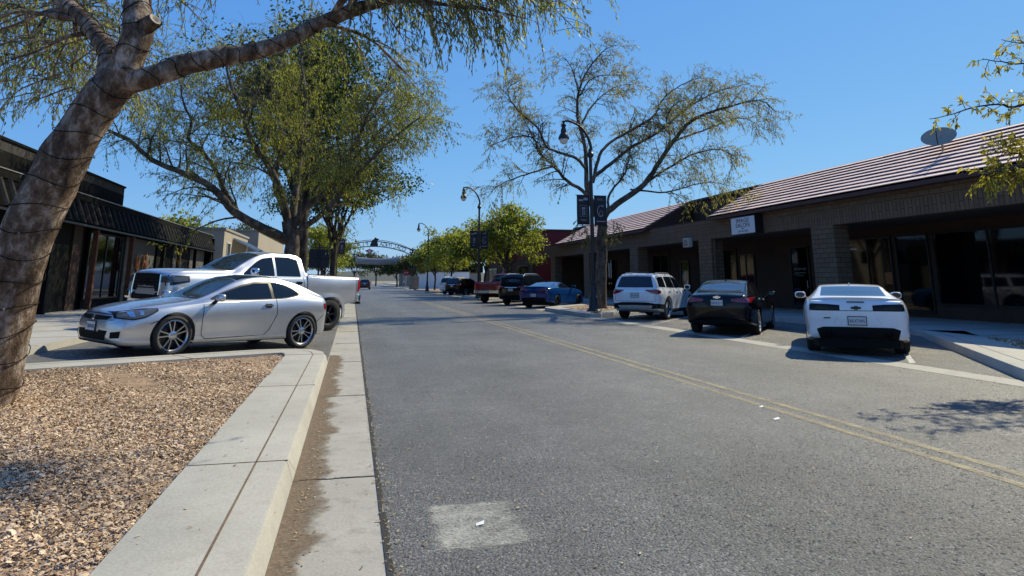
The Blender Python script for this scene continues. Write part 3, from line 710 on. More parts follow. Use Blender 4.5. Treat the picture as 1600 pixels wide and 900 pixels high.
WHEELS = {}
def make_wheel(kind, r, wid, rim, parent, x, y, rimmat):
    """wheel > tyre, rim ; outward side follows the sign of y"""
    key = (kind, r, wid, rim); sg = 1 if y > 0 else -1
    if key not in WHEELS:
        T = Matrix.Rotation(-pi / 2, 4, 'X')       # lathe axis z -> +y
        h = wid / 2
        t = MB(); t.lathe([(rim, -h * .82), (rim + .02, -h * .95), (r - .05, -h), (r - .014, -h * .86), (r, -h * .55), (r, -h * .2), (r - .008, -h * .17), (r - .008, -h * .12), (r, -h * .1), (r, h * .1), (r - .008, h * .12), (r - .008, h * .17), (r, h * .2), (r, h * .55), (r - .014, h * .86), (r - .05, h), (rim + .02, h * .95), (rim, h * .82)], 48, T)
        tyre = t.mesh("tyre", 40)
        b = MB(); b.lathe([(.02, h * .05), (rim * .62, h * .05), (rim * .62, -h * .1), (rim * .99, -h * .3), (rim * .99, -h * .8)], 32, T); hub = b.mesh("wheel", 40)
        s = MB(); s.lathe([(rim * .95, h * .2), (rim * .93, h * .7), (rim * .99, h * .86), (rim + .006, h * .84), (rim + .004, h * .7)], 48, T)
        s.lathe([(.001, h * .72), (.05, h * .72), (.075, h * .6), (.08, h * .3)], 20, T)
        def spoke(a, w0, w1, r1=.95, z0=.62, z1=.72, th=.03):
            Ra = Matrix.Rotation(a, 4, 'Y'); v = []
            for rr, ww, zz in ((.05, w0, z0), (rim * .5, (w0 + w1) / 2 * .9, z0 + .02), (rim * r1, w1, z1)):
                v += [(-ww / 2, h * zz - th, rr), (-ww / 2 * .7, h * zz, rr), (ww / 2 * .7, h * zz, rr), (ww / 2, h * zz - th, rr)]
            v = [Ra @ Vector(p) for p in v]; f = []
            for i in range(2): f += [(i * 4 + k, i * 4 + (k + 1) % 4, (i + 1) * 4 + (k + 1) % 4, (i + 1) * 4 + k) for k in range(4)]
            s.add(v, f)
        def vspoke(a, da, w):          # pair splaying from the hub
            for sd in (-1, 1): 
                Ra = Matrix.Rotation(a, 4, 'Y'); v = []
                for rr, off in ((.055, .014), (rim * .95, da)):
                    for dx, dz in ((-w / 2, -.03), (-w / 2 * .6, 0), (w / 2 * .6, 0), (w / 2, -.03)): v.append(Ra @ Vector((sd * off + dx, h * (.62 if rr < .1 else .72) + dz, rr)))
                s.add(v, [(k, (k + 1) % 4, 4 + (k + 1) % 4, 4 + k) for k in range(4)])
        if kind == 'twin5':
            for k in range(5): vspoke(k * 2 * pi / 5, .052, .032)
        elif kind == 'five':
            for k in range(5): spoke(k * 2 * pi / 5, .055, .075)
        elif kind == 'ten':
            for k in range(10): spoke(k * 2 * pi / 10, .03, .028)
        else:
            for k in range(6): spoke(k * 2 * pi / 6, .07, .09, th=.05)
        for k in range(5):
            a = k * 2 * pi / 5 + .3; c = Vector((.036 * sin(a), h * .73, .036 * cos(a))); s.lathe([(.008, h * .6), (.008, h * .75), (.001, h * .76)], 6, Matrix.Translation((c.x, 0, c.z)) @ T)
        WHEELS[key] = (hub, tyre, s.mesh("rim", 35))
    hub, tyre, rm = WHEELS[key]
    o = bpy.data.objects.new("wheel", hub); COL.objects.link(o); o.parent = parent
    if not hub.materials: hub.materials.append(M['alloy_d'])
    o.location = (x, y, r); o.rotation_euler = (0, RNG.uniform(0, 6), 0 if sg > 0 else pi)
    t = bpy.data.objects.new("tyre", tyre); COL.objects.link(t); t.parent = o
    if not tyre.materials: tyre.materials.append(M['rubber'])
    k = bpy.data.objects.new("rim", rm.copy()); COL.objects.link(k); k.parent = o; k.data.materials.clear(); k.data.materials.append(rimmat)
    return o

def mirror_shape(parent, x, y, z, m, size=(.14, .24, .17)):
    sg = 1 if y > 0 else -1; mb = MB()
    prof = [(0, -1), (.55, -.9), (.9, -.55), (1, 0), (.92, .5), (.7, .85), (.35, .98), (0, 1)]
    V = []; n = 16
    bm = bmesh.new(); bmesh.ops.create_uvsphere(bm, u_segments=16, v_segments=10, radius=1)
    for v in bm.verts:
        c = v.co; e = lambda t: math.copysign(abs(t) ** .62, t)
        v.co = Vector((e(c.x) * size[0] / 2 * (1 if c.x > 0 else .55), e(c.y) * size[1] / 2, e(c.z) * size[2] / 2)) + Vector((x, y, z))
    me = bpy.data.meshes.new("wing_mirror"); bm.to_mesh(me); bm.free(); me.polygons.foreach_set("use_smooth", [True] * len(me.polygons))
    o = link("wing_mirror", me, m, parent)
    s = MB(); s.tube([(x + .03, y - sg * size[1] * .3, z - size[2] * .3), (x + .04, y - sg * size[1] * .75, z - size[2] * .75)], [.03, .035], 8); s.build("mirror_stalk", M['plastic'], o)
    g = MB(); xx = x - size[0] * .28; a, b = size[1] * .4, size[2] * .38
    g.add([(xx, y + a * cos(t), z + b * sin(t)) for t in np.linspace(0, 2 * pi, 14, endpoint=False)], [tuple(range(14))]); g.build("mirror_glass", M['glass'], o)
    return o

def vehicle(name, label, sp, m, x, y, heading, group, z=0., slope=None, wheel=('five', .34, .23, .235, 'alloy'), arch_r=.39, flat=False):
    root = empty(name, (x, y, z), 0, label, sp['cat'], group)
    # heading: clockwise from the street's direction; local +x forward
    fwd = Vector((sin(heading), cos(heading), 0)); up = Vector((0, 0, 1))
    if slope is not None: up = Vector((slope, 0, 1)).normalized(); fwd = (fwd - up * fwd.dot(up)).normalized()
    lf = up.cross(fwd); root.rotation_euler = Matrix((fwd, lf, up)).transposed().to_euler()
    B = CarBody(sp); axf, axr = sp['axf'], sp['axr']; k, r, wd, rim, rm = wheel
    me = B.shell([(axf, r), (axr, r)], arch_r)
    body = link("body", me, [m, M['blackm']], root)
    yw = sp['track']
    for xx in (axf, axr):
        for sg in (1, -1): make_wheel(k, r, wd, rim, root, xx, sg * yw, M[rm])
    return root, B, body
def P_(B, name, m, parent, axis, lo, hi, n=18, mm=6, off=.005, both=False):
    def one(ax, l, h):
        mb = MB(); B.patch(mb, ax, l, h, n, mm, off); return mb.build(name, m, parent, smooth=60)
    o = one(axis, lo, hi)
    if both:
        if axis == 'y+': one('y-', lo, hi)
        else: one(axis, [(-a, b) for a, b in lo], [(-a, b) for a, b in hi])
    return o
def seams(B, parent, lines, axis='y', w=.011):
    for pl in lines:
        for ax in (('y+', 'y-') if axis == 'y' else (axis,)):
            mb = MB(); B.strip(mb, ax, pl, w); mb.build("panel_gap", M['blackm'], parent)
def handle(B, parent, x, z, m, ln=.2):
    for ax, sg in (('y+', 1), ('y-', -1)):
        h, nn = B.hit(ax, x, z)
        if h is None: continue
        mb = MB(); mb.box(x - ln / 2, x + ln / 2, h.y + sg * .012 - .012, h.y + sg * .012 + .014, z - .014, z + .018)
        c = MB(); B.patch(c, ax, [(x - ln * .4, z - .045), (x + ln * .3, z - .045)], [(x - ln * .4, z + .03), (x + ln * .3, z + .03)], 6, 4, .003)
        o = mb.build("door_handle", m, parent, smooth=50); c.build("handle_cup", M['plastic'], o)
def plate(parent, x, z, txt, sgn=-1, frame=True, y=0., tilt=0., B=None):
    if B:
        hs_ = [B.hit('x-' if sgn < 0 else 'x+', a, z + b)[0] for a in (-.15, 0, .15) for b in (-.08, 0, .08)]; x = (min if sgn < 0 else max)(h.x for h in hs_ if h) + sgn * .012
    T = Matrix.Translation((x, y, z)) @ Matrix.Rotation(tilt, 4, 'Y')
    mb = MB(); mb.box(-.008, .008, -.165, .165, -.085, .085, T); o = mb.build("number_plate_frame" if frame else "plate_holder", M['black'], parent)
    p = MB(); p.box(sgn * .009 - .003, sgn * .009 + .003, -.15, .15, -.07, .07, T); p.build("number_plate", M['plate'], o)
    if txt:
        me = text_mesh(txt, .092, .0015); me.transform(Matrix.Diagonal((.74, 1, 1, 1))); F = frame_mat((sgn * .0135, 0, -.008), (0, -1, 0) if sgn < 0 else (0, 1, 0), (0, 0, 1)); me.transform(T @ F); link("plate_lettering", me, M['plate_t'], o)
    return o
def bowtie(parent, x, z, m, s=.085, y=0.):
    mb = MB(); q = [(-1, .22), (-.38, .22), (-.33, .42), (.43, .42), (.38, .22), (1.05, .22), (.95, -.22), (.38, -.22), (.33, -.42), (-.43, -.42), (-.38, -.22), (-1.05, -.22)]
    n = len(q); V = [(x, y - a * s, z + b * s) for a, b in q] + [(x - .008, y - a * s, z + b * s) for a, b in q]
    mb.add(V, [tuple(range(n)), tuple(range(2 * n - 1, n - 1, -1))] + [(i, (i + 1) % n, n + (i + 1) % n, n + i) for i in range(n)]); return mb.build("badge", m, parent)
def fin(B, parent, x, m):
    h, _ = B.hit('z', x, 0); z = h.z
    mb = MB(); V = [(x + .08, 0, z - .005), (x - .08, .022, z - .005), (x - .08, -.022, z - .005), (x - .075, 0, z + .06)]
    mb.add(V, [(0, 1, 3), (1, 2, 3), (2, 0, 3), (0, 2, 1)]); mb.build("antenna_fin", m, parent)

# ---- silver hatch coupe, seen from its left front
SP_TC = dict(cat="car", xf=2.27, xr=-2.21, front=(.22, 2.8, .5), rear=(.26, 2.4, .66), wmax=.9, axf=1.29, axr=-1.41, track=.78, tuck=.05,
    w=[(2.21, .76), (2.05, .81), (1.8, .862), (1.29, .897), (.8, .885), (0, .885), (-.8, .89), (-1.41, .902), (-1.9, .85), (-2.21, .74)],
    zb=[(2.21, .20), (1.8, .17), (1.2, .18), (0, .19), (-1.2, .20), (-1.8, .25), (-2.21, .33)],
    zs=[(2.21, .60), (1.9, .72), (1.5, .80), (1.0, .865), (.5, .905), (0, .93), (-.8, .975), (-1.4, 1.02), (-1.8, 1.0), (-2.21, .93)],
    ws=[(2.21, .70), (1.8, .80), (1.3, .83), (.8, .83), (0, .835), (-.8, .83), (-1.41, .83), (-1.9, .78), (-2.21, .70)],
    zt=[(2.27, .735), (2.0, .80), (1.6, .885), (1.2, .935), (.98, .965), (.82, .99), (.5, 1.13), (.1, 1.325), (-.1, 1.39), (-.4, 1.43), (-.7, 1.435), (-1.1, 1.39), (-1.5, 1.285), (-1.85, 1.145), (-2.05, 1.075), (-2.21, 1.02)],
    ze=[(2.27, .665), (1.9, .765), (1.5, .84), (1.1, .90), (.9, .935), (.7, .995), (.45, 1.085), (.05, 1.26), (-.2, 1.335), (-.5, 1.375), (-.8, 1.37), (-1.15, 1.31), (-1.5, 1.205), (-1.85, 1.085), (-2.21, .98)],
    wt=[(2.21, .55), (1.8, .70), (1.2, .73), (.85, .70), (.4, .645), (0, .60), (-.5, .575), (-1.0, .585), (-1.5, .64), (-1.9, .66), (-2.21, .62)])
X0, Y0 = -2.6, 14.6
t, B, body = vehicle("parked_coupe", "silver two-door coupe with dark roof glass, parked nose-in beside the wood-chip bed", SP_TC, M['silver'], X0, Y0, R(229), "cars parked along the kerb", zl(X0), .04, ('twin5', .348, .225, .26, 'alloy'), .395)
P_(B, "windscreen", M['glass_l'], t, 'z', [(.84, -.66), (.87, -.35), (.89, 0), (.87, .35), (.84, .66)], [(.03, -.535), (.0, -.3), (-.01, 0), (.0, .3), (.03, .535)], 20, 12, .004)
P_(B, "roof_glass", M['glass'], t, 'z', [(.0, -.52), (-.03, -.3), (-.03, 0), (-.03, .3), (.0, .52)], [(-1.0, -.5), (-1.02, 0), (-1.0, .5)], 18, 10, .005)
P_(B, "rear_window", M['glass'], t, 'z', [(-1.06, -.5), (-1.08, 0), (-1.06, .5)], [(-1.75, -.56), (-1.78, 0), (-1.75, .56)], 16, 8, .004)
P_(B, "window_trim", M['black'], t, 'y+', [(.62, .955), (.3, .945), (-.3, .965), (-.86, .985), (-1.02, 1.0), (-1.32, 1.06)], [(.62, .975), (.40, 1.075), (.0, 1.225), (-.3, 1.30), (-.7, 1.315), (-1.02, 1.265), (-1.2, 1.19), (-1.32, 1.10)], 40, 8, .003, True)
P_(B, "door_window", M['glass'], t, 'y+', [(.50, .972), (0, .972), (-.4, .985), (-.64, .995)], [(.48, 1.0), (.30, 1.09), (.0, 1.195), (-.3, 1.268), (-.62, 1.277)], 24, 8, .007, True)
P_(B, "quarter_window", M['glass'], t, 'y+', [(-.71, 1.0), (-.86, 1.005), (-1.02, 1.02), (-1.27, 1.066)], [(-.69, 1.295), (-.85, 1.282), (-1.0, 1.25), (-1.15, 1.185), (-1.27, 1.105)], 18, 8, .007, True)
P_(B, "headlight", M['headl'], t, 'y+', [(2.16, .645), (1.97, .63), (1.8, .67), (1.62, .765)], [(2.14, .715), (1.97, .755), (1.8, .785), (1.62, .795)], 16, 6, .006, True)
P_(B, "headlight_bezel", M['plastic'], t, 'y+', [(2.19, .63), (1.97, .61), (1.79, .65), (1.59, .76)], [(2.17, .73), (1.97, .77), (1.8, .797), (1.59, .803)], 16, 6, .004, True)
P_(B, "lamp_reflector", M['chrome'], t, 'y+', [(2.03, .662), (1.95, .662)], [(2.03, .735), (1.95, .745)], 6, 5, .009, True)
P_(B, "lamp_reflector", M['alloy'], t, 'y+', [(1.88, .685), (1.82, .695)], [(1.88, .755), (1.82, .765)], 6, 5, .009, True)
P_(B, "grille", M['blackm'], t, 'x+', [(-.44, .60), (0, .585), (.44, .60)], [(-.52, .66), (0, .665), (.52, .66)], 24, 4, .006)
P_(B, "lower_intake", M['blackm'], t, 'x+', [(-.46, .275), (0, .27), (.46, .275)], [(-.52, .43), (0, .435), (.52, .43)], 24, 6, .006)
P_(B, "fog_lamp_recess", M['blackm'], t, 'x+', [(.60, .31), (.74, .32)], [(.60, .41), (.76, .43)], 8, 5, .006, True)
P_(B, "front_lip", M['plastic'], t, 'x+', [(-.7, .21), (0, .205), (.7, .21)], [(-.7, .235), (0, .23), (.7, .235)], 24, 3, .008)
mb = MB(); mb.lathe([(.032, 0), (.045, .006), (.045, .012), (.032, .014)], 20, Matrix.Translation((B.hit('x+', 0, .63)[0].x + .004, 0, .63)) @ Matrix.Rotation(pi / 2, 4, 'Y')); mb.build("badge", M['chrome'], t)
plate(t, 0, .485, "7SKM418", 1, B=B)
P_(B, "sill_trim", M['silver'], t, 'y+', [(1.0, .235), (-.95, .265)], [(1.0, .25), (-.2, .29), (-.95, .325)], 24, 3, .012, True)
P_(B, "tail_light", M['red'], t, 'y+', [(-1.95, .79), (-2.15, .76)], [(-1.93, .90), (-2.14, .90)], 8, 6, .006, True)
seams(B, t, [[(.78, .92), (.80, .6), (.78, .34), (.70, .27)], [(-.74, .975), (-.76, .7), (-.62, .4), (-.5, .30)], [(.70, .275), (-.5, .30)], [(1.72, .55), (1.6, .60), (1.4, .62)], [(-1.72, .5), (-1.95, .68)]])
seams(B, t, [[(.95, -.66), (1.5, -.67), (1.95, -.56)], [(.95, .66), (1.5, .67), (1.95, .56)]], 'z', .012); seams(B, t, [[(-.55, .69), (0, .70), (.55, .69)]], 'x+', .012)
handle(B, t, -.55, .86, M['chrome'])
for sg in (1, -1): mirror_shape(t, .55, sg * .99, 1.0, M['silver'], (.15, .22, .14))
P_(B, "fuel_flap_lines", M['blackm'], t, 'y-', [(-1.35, .84), (-1.20, .84)], [(-1.35, .844), (-1.20, .844)], 6, 2, .003)

# ---- muscle coupe from behind (white one near, blue one far)
SP_MC = dict(cat="car", xf=2.39, xr=-2.39, front=(.22, 2.6, .55), rear=(.16, 3.2, .72), wmax=.95, axf=1.46, axr=-1.35, track=.80, tuck=.06, bulge=.0, sharp=30,
    w=[(2.39, .84), (2.1, .90), (1.46, .945), (.9, .92), (0, .905), (-.6, .915), (-1.0, .945), (-1.4, .955), (-1.9, .93), (-2.25, .875), (-2.39, .84)],
    zb=[(2.39, .2), (1.8, .16), (0, .17), (-1.5, .2), (-2.0, .28), (-2.39, .33)],
    zs=[(2.39, .7), (2.0, .83), (1.46, .93), (.8, .97), (0, .98), (-.7, 1.0), (-1.2, 1.035), (-1.7, 1.035), (-2.39, .99)],
    ws=[(2.39, .74), (1.9, .83), (1.2, .86), (.5, .84), (-.3, .84), (-.9, .86), (-1.4, .88), (-1.9, .86), (-2.39, .78)],
    zt=[(2.39, .82), (2.0, .92), (1.5, .98), (1.0, 1.01), (.75, 1.03), (.4, 1.16), (.05, 1.29), (-.15, 1.33), (-.45, 1.348), (-.8, 1.325), (-1.2, 1.235), (-1.6, 1.125), (-1.85, 1.075), (-2.1, 1.065), (-2.39, 1.05)],
    ze=[(2.39, .74), (2.0, .86), (1.5, .945), (1.0, .985), (.75, .995), (.4, 1.10), (.05, 1.225), (-.2, 1.29), (-.5, 1.31), (-.85, 1.285), (-1.2, 1.205), (-1.6, 1.105), (-1.85, 1.06), (-2.39, 1.02)],
    wt=[(2.39, .6), (1.8, .78), (1.0, .78), (.7, .72), (.3, .66), (-.1, .61), (-.6, .60), (-1.1, .645), (-1.5, .72), (-1.8, .78), (-2.1, .80), (-2.39, .74)])
def muscle(name, label, m, x, y, hd, txt, tl, trim):
    t, B, body = vehicle(name, label, SP_MC, m, x, y, hd, "cars parked along the kerb", 0, None, ('five', .345, .26, .255, 'alloy_d'), .395)
    P_(B, "rear_window", M['glass_s'], t, 'z', [(-.92, -.545), (-.94, 0), (-.92, .545)], [(-1.60, -.60), (-1.64, 0), (-1.60, .60)], 16, 10, .004)
    P_(B, "windscreen", M['glass_l'], t, 'z', [(.74, -.68), (.78, 0), (.74, .68)], [(.02, -.55), (-.02, 0), (.02, .55)], 16, 10, .004)
    P_(B, "door_window", M['glass'], t, 'y+', [(.55, 1.02), (-.3, 1.03), (-.85, 1.05), (-1.05, 1.08)], [(.5, 1.05), (.15, 1.17), (-.2, 1.255), (-.55, 1.265), (-.85, 1.22), (-1.05, 1.12)], 22, 8, .006, True)
    tail = lambda z: B.hit('x-', 0, z)[0].x
    # deck-lid spoiler
    mb = MB(); V = []; ny = 29
    for i in range(ny):
        yy = -.80 + 1.6 * i / (ny - 1); e = 1 - abs(yy / .80) ** 6; zz = 1.068 + .018 * e - .02 * abs(yy) ** 2; xx = -2.30 + .17 * (abs(yy) / .8) ** 2.2
        V += [(xx + .30, yy, zz - .035), (xx + .12, yy, zz - .002), (xx - .02, yy, zz + .022 * e), (xx - .035, yy, zz + .014 * e), (xx + .0, yy, zz - .05)]
    mb.add(V, [(i * 5 + k, i * 5 + k + 1, (i + 1) * 5 + k + 1, (i + 1) * 5 + k) for i in range(ny - 1) for k in range(4)]); mb.build("spoiler", m, t, smooth=40)
    P_(B, "tail_light", M[tl], t, 'x-', [(.30, .865), (.52, .862), (.81, .868)], [(.30, .945), (.52, .962), (.80, .972)], 16, 6, .006, True)
    P_(B, "tail_light_surround", M['blackm'], t, 'x-', [(.285, .855), (.52, .852), (.825, .858)], [(.285, .955), (.52, .972), (.815, .982)], 16, 6, .004, True)
    P_(B, "brake_light", M['darkred'], t, 'x-', [(-.15, 1.0), (.15, 1.0)], [(-.15, 1.018), (.15, 1.018)], 10, 3, .012)
    seams(B, t, [[(-.82, .85), (-.28, .852), (.28, .852), (.82, .85)]], 'x-', .010); mb = MB(); B.strip(mb, 'x-', [(.42, .60), (.33, .74), (-.33, .74), (-.42, .60)], .006); mb.build("plate_recess_edge", trim, t)
    P_(B, "rear_diffuser", M['blackm'], t, 'x-', [(-.66, .30), (0, .30), (.66, .30)], [(-.72, .50), (-.6, .545), (0, .55), (.6, .545), (.72, .50)], 26, 8, .010)
    mb = MB(); mb.prism([(-2.27, -.70), (-2.27, .70), (-1.85, .80), (-1.85, -.80)], .16, .37); mb.build("rear_valance", M['blackm'], t)
    for sg in (1, -1):
        xx = tail(.42); mb = MB()
        mb.lathe([(.045, 0), (.05, .02), (.05, .16), (.042, .16), (.04, .02)], 20, Matrix.Translation((xx - .05, sg * .52, .42)) @ Matrix.Rotation(pi / 2, 4, 'Y') @ Matrix.Scale(1.5, 4, (0, 1, 0))); mb.build("exhaust_tip", M['alloy_d'], t)
    bowtie(t, tail(.905) - .012, .905, M['black'])
    mb = MB(); xx = B.hit('x-', .52, .72)[0].x; mb.box(xx - .008, xx + .004, .46, .58, .70, .722); mb.build("trim_badge", M['black'], t)
    plate(t, 0, .665, txt, B=B)
    seams(B, t, [[(.72, .97), (.75, .6), (.7, .3)], [(-.75, 1.0), (-.78, .7), (-.6, .3)], [(-1.85, .62), (-2.1, .86)], [(.7, .27), (-.6, .28)]])
    handle(B, t, -.5, .9, m)
    for sg in (1, -1): mirror_shape(t, .56, sg * 1.0, 1.09, m, (.15, .24, .15))
    fin(B, t, -.75, m)
    return t
muscle("parked_muscle_coupe", "white muscle coupe seen from behind with black-smoked tail lights, nearest on the shop side", M['white'], 10.9, 13.27, R(36.7), "8AXT495", 'darkred', M['greybox'])
muscle("parked_muscle_coupe", "blue muscle coupe parked just beyond the tall bannered lamp post and sparse tree", M['bluep'], 10.8, 36.1, R(42), "8DXJ201", 'red', M['black'])

# ---- black sedan
SP_SD = dict(cat="car", xf=2.46, xr=-2.46, front=(.30, 2.3, .5), rear=(.20, 2.8, .68), wmax=.93, axf=1.42, axr=-1.41, track=.79, tuck=.05,
    w=[(2.46, .78), (2.1, .87), (1.42, .92), (.5, .92), (-.5, .925), (-1.4, .928), (-2.0, .89), (-2.46, .82)],
    zb=[(2.46, .2), (1.8, .17), (0, .18), (-1.5, .2), (-2.46, .32)],
    zs=[(2.46, .64), (2.0, .78), (1.4, .88), (.7, .93), (-.3, .965), (-1.3, 1.0), (-1.9, 1.0), (-2.46, .95)],
    ws=[(2.46, .68), (1.9, .8), (1.2, .84), (0, .845), (-1.2, .84), (-1.9, .80), (-2.46, .72)],
    zt=[(2.46, .72), (2.1, .82), (1.5, .93), (1.1, .975), (.9, 1.0), (.5, 1.19), (.1, 1.36), (-.15, 1.42), (-.5, 1.458), (-.9, 1.44), (-1.3, 1.34), (-1.7, 1.19), (-2.0, 1.105), (-2.2, 1.075), (-2.46, 1.05)],
    ze=[(2.46, .66), (2.0, .80), (1.5, .9), (1.1, .945), (.9, .965), (.5, 1.12), (.1, 1.285), (-.2, 1.365), (-.5, 1.405), (-.9, 1.385), (-1.3, 1.285), (-1.7, 1.145), (-2.0, 1.07), (-2.46, 1.0)],
    wt=[(2.46, .55), (1.8, .72), (1.1, .74), (.8, .69), (.3, .63), (-.2, .59), (-.7, .58), (-1.2, .61), (-1.7, .68), (-2.0, .71), (-2.46, .66)])
t, B, body = vehicle("parked_sedan", "black four-door sedan between the white sport utility car and the white coupe", SP_SD, M['blackp'], 11.02, 18.24, R(41), "cars parked along the kerb", 0, None, ('ten', .34, .23, .25, 'alloy'), .39)
P_(B, "rear_window", M['glass_s'], t, 'z', [(-1.0, -.53), (-1.02, 0), (-1.0, .53)], [(-1.86, -.62), (-1.93, 0), (-1.86, .62)], 16, 10, .004)
P_(B, "windscreen", M['glass_l'], t, 'z', [(.86, -.66), (.9, 0), (.86, .66)], [(.06, -.54), (.02, 0), (.06, .54)], 16, 10, .004)
P_(B, "window_trim", M['chrome'], t, 'y+', [(.62, .99), (0, .985), (-.8, 1.005), (-1.25, 1.03), (-1.5, 1.085)], [(.6, 1.02), (.2, 1.19), (-.2, 1.325), (-.6, 1.355), (-.95, 1.325), (-1.25, 1.24), (-1.5, 1.115)], 34, 8, .003, True)
P_(B, "door_window", M['glass'], t, 'y+', [(.55, 1.01), (0, 1.005), (-.33, 1.012)], [(.53, 1.03), (.2, 1.165), (-.1, 1.27), (-.3, 1.315)], 16, 8, .007, True)
P_(B, "door_window", M['glass'], t, 'y+', [(-.37, 1.013), (-.8, 1.025), (-1.2, 1.048), (-1.43, 1.09)], [(-.35, 1.322), (-.6, 1.337), (-.95, 1.307), (-1.22, 1.225), (-1.43, 1.115)], 18, 8, .007, True)
P_(B, "tail_light", M['red'], t, 'x-', [(.36, .885), (.6, .86), (.84, .85)], [(.36, .945), (.6, .97), (.84, .985)], 16, 6, .006, True)
P_(B, "tail_light", M['red'], t, 'y+', [(-2.05, .93), (-2.38, .86)], [(-2.05, .95), (-2.38, .985)], 8, 5, .006, True)
bowtie(t, B.hit('x-', 0, .985)[0].x - .012, .985, M['chrome'], .09)
plate(t, 0, .845, "8DNL211", -1, False, B=B)
P_(B, "rear_bumper_trim", M['plastic'], t, 'x-', [(-.7, .30), (0, .29), (.7, .30)], [(-.7, .40), (0, .41), (.7, .40)], 20, 4, .008)
mb = MB(); B.strip(mb, 'x-', [(-.72, .70), (-.4, .69), (.4, .69), (.72, .70)], .010); mb.build("boot_gap", M['blackm'], t)
seams(B, t, [[(.75, .94), (.78, .5), (.7, .28)], [(-.34, .97), (-.36, .3)], [(-1.05, 1.0), (-1.15, .75), (-.98, .45)]])
handle(B, t, -.18, .9, M['chrome'], .18); handle(B, t, -1.0, .93, M['chrome'], .18)
for sg in (1, -1): mirror_shape(t, .62, sg * 1.0, 1.04, M['blackp'], (.14, .21, .14))
fin(B, t, -.95, M['blackp'])

# ---- sport utility cars
def suv_spec(h=1.68, cat="car"):
    d = h - 1.68
    return dict(cat=cat, xf=2.46, xr=-2.46, front=(.26, 2.6, .6), rear=(.20, 3.0, .85), wmax=.96, axf=1.43, axr=-1.43, track=.81, tuck=.04, bulge=.015,
    w=[(2.46, .82), (2.1, .90), (1.43, .95), (.5, .945), (-.5, .945), (-1.43, .955), (-2.1, .93), (-2.46, .87)],
    zb=[(2.46, .28), (1.8, .22), (0, .23), (-1.6, .25), (-2.46, .40)],
    zs=[(2.46, .80), (2.0, .93), (1.4, 1.02), (.8, 1.06), (-.4, 1.09), (-1.4, 1.11), (-2.1, 1.13), (-2.46, 1.13)],
    ws=[(2.46, .72), (1.9, .84), (1.2, .87), (0, .875), (-1.4, .87), (-2.1, .85), (-2.46, .80)],
    zt=[(2.46, .90), (2.2, 1.0), (1.6, 1.09), (1.2, 1.13), (1.0, 1.16), (.6, 1.37 + d * .6), (.25, 1.56 + d), (.0, 1.63 + d), (-.4, 1.675 + d), (-1.2, 1.68 + d), (-1.8, 1.66 + d), (-2.1, 1.62 + d), (-2.25, 1.50 + d), (-2.36, 1.25), (-2.46, 1.16)],
    ze=[(2.46, .83), (2.1, .95), (1.6, 1.05), (1.2, 1.10), (1.0, 1.12), (.6, 1.30 + d * .6), (.25, 1.48 + d), (.0, 1.56 + d), (-.4, 1.61 + d), (-1.2, 1.61 + d), (-1.8, 1.585 + d), (-2.1, 1.545 + d), (-2.25, 1.43 + d), (-2.36, 1.22), (-2.46, 1.145)],
    wt=[(2.46, .6), (1.9, .76), (1.2, .78), (.9, .74), (.4, .69), (-.1, .65), (-.8, .64), (-1.6, .65), (-2.1, .66), (-2.3, .74), (-2.46, .76)])
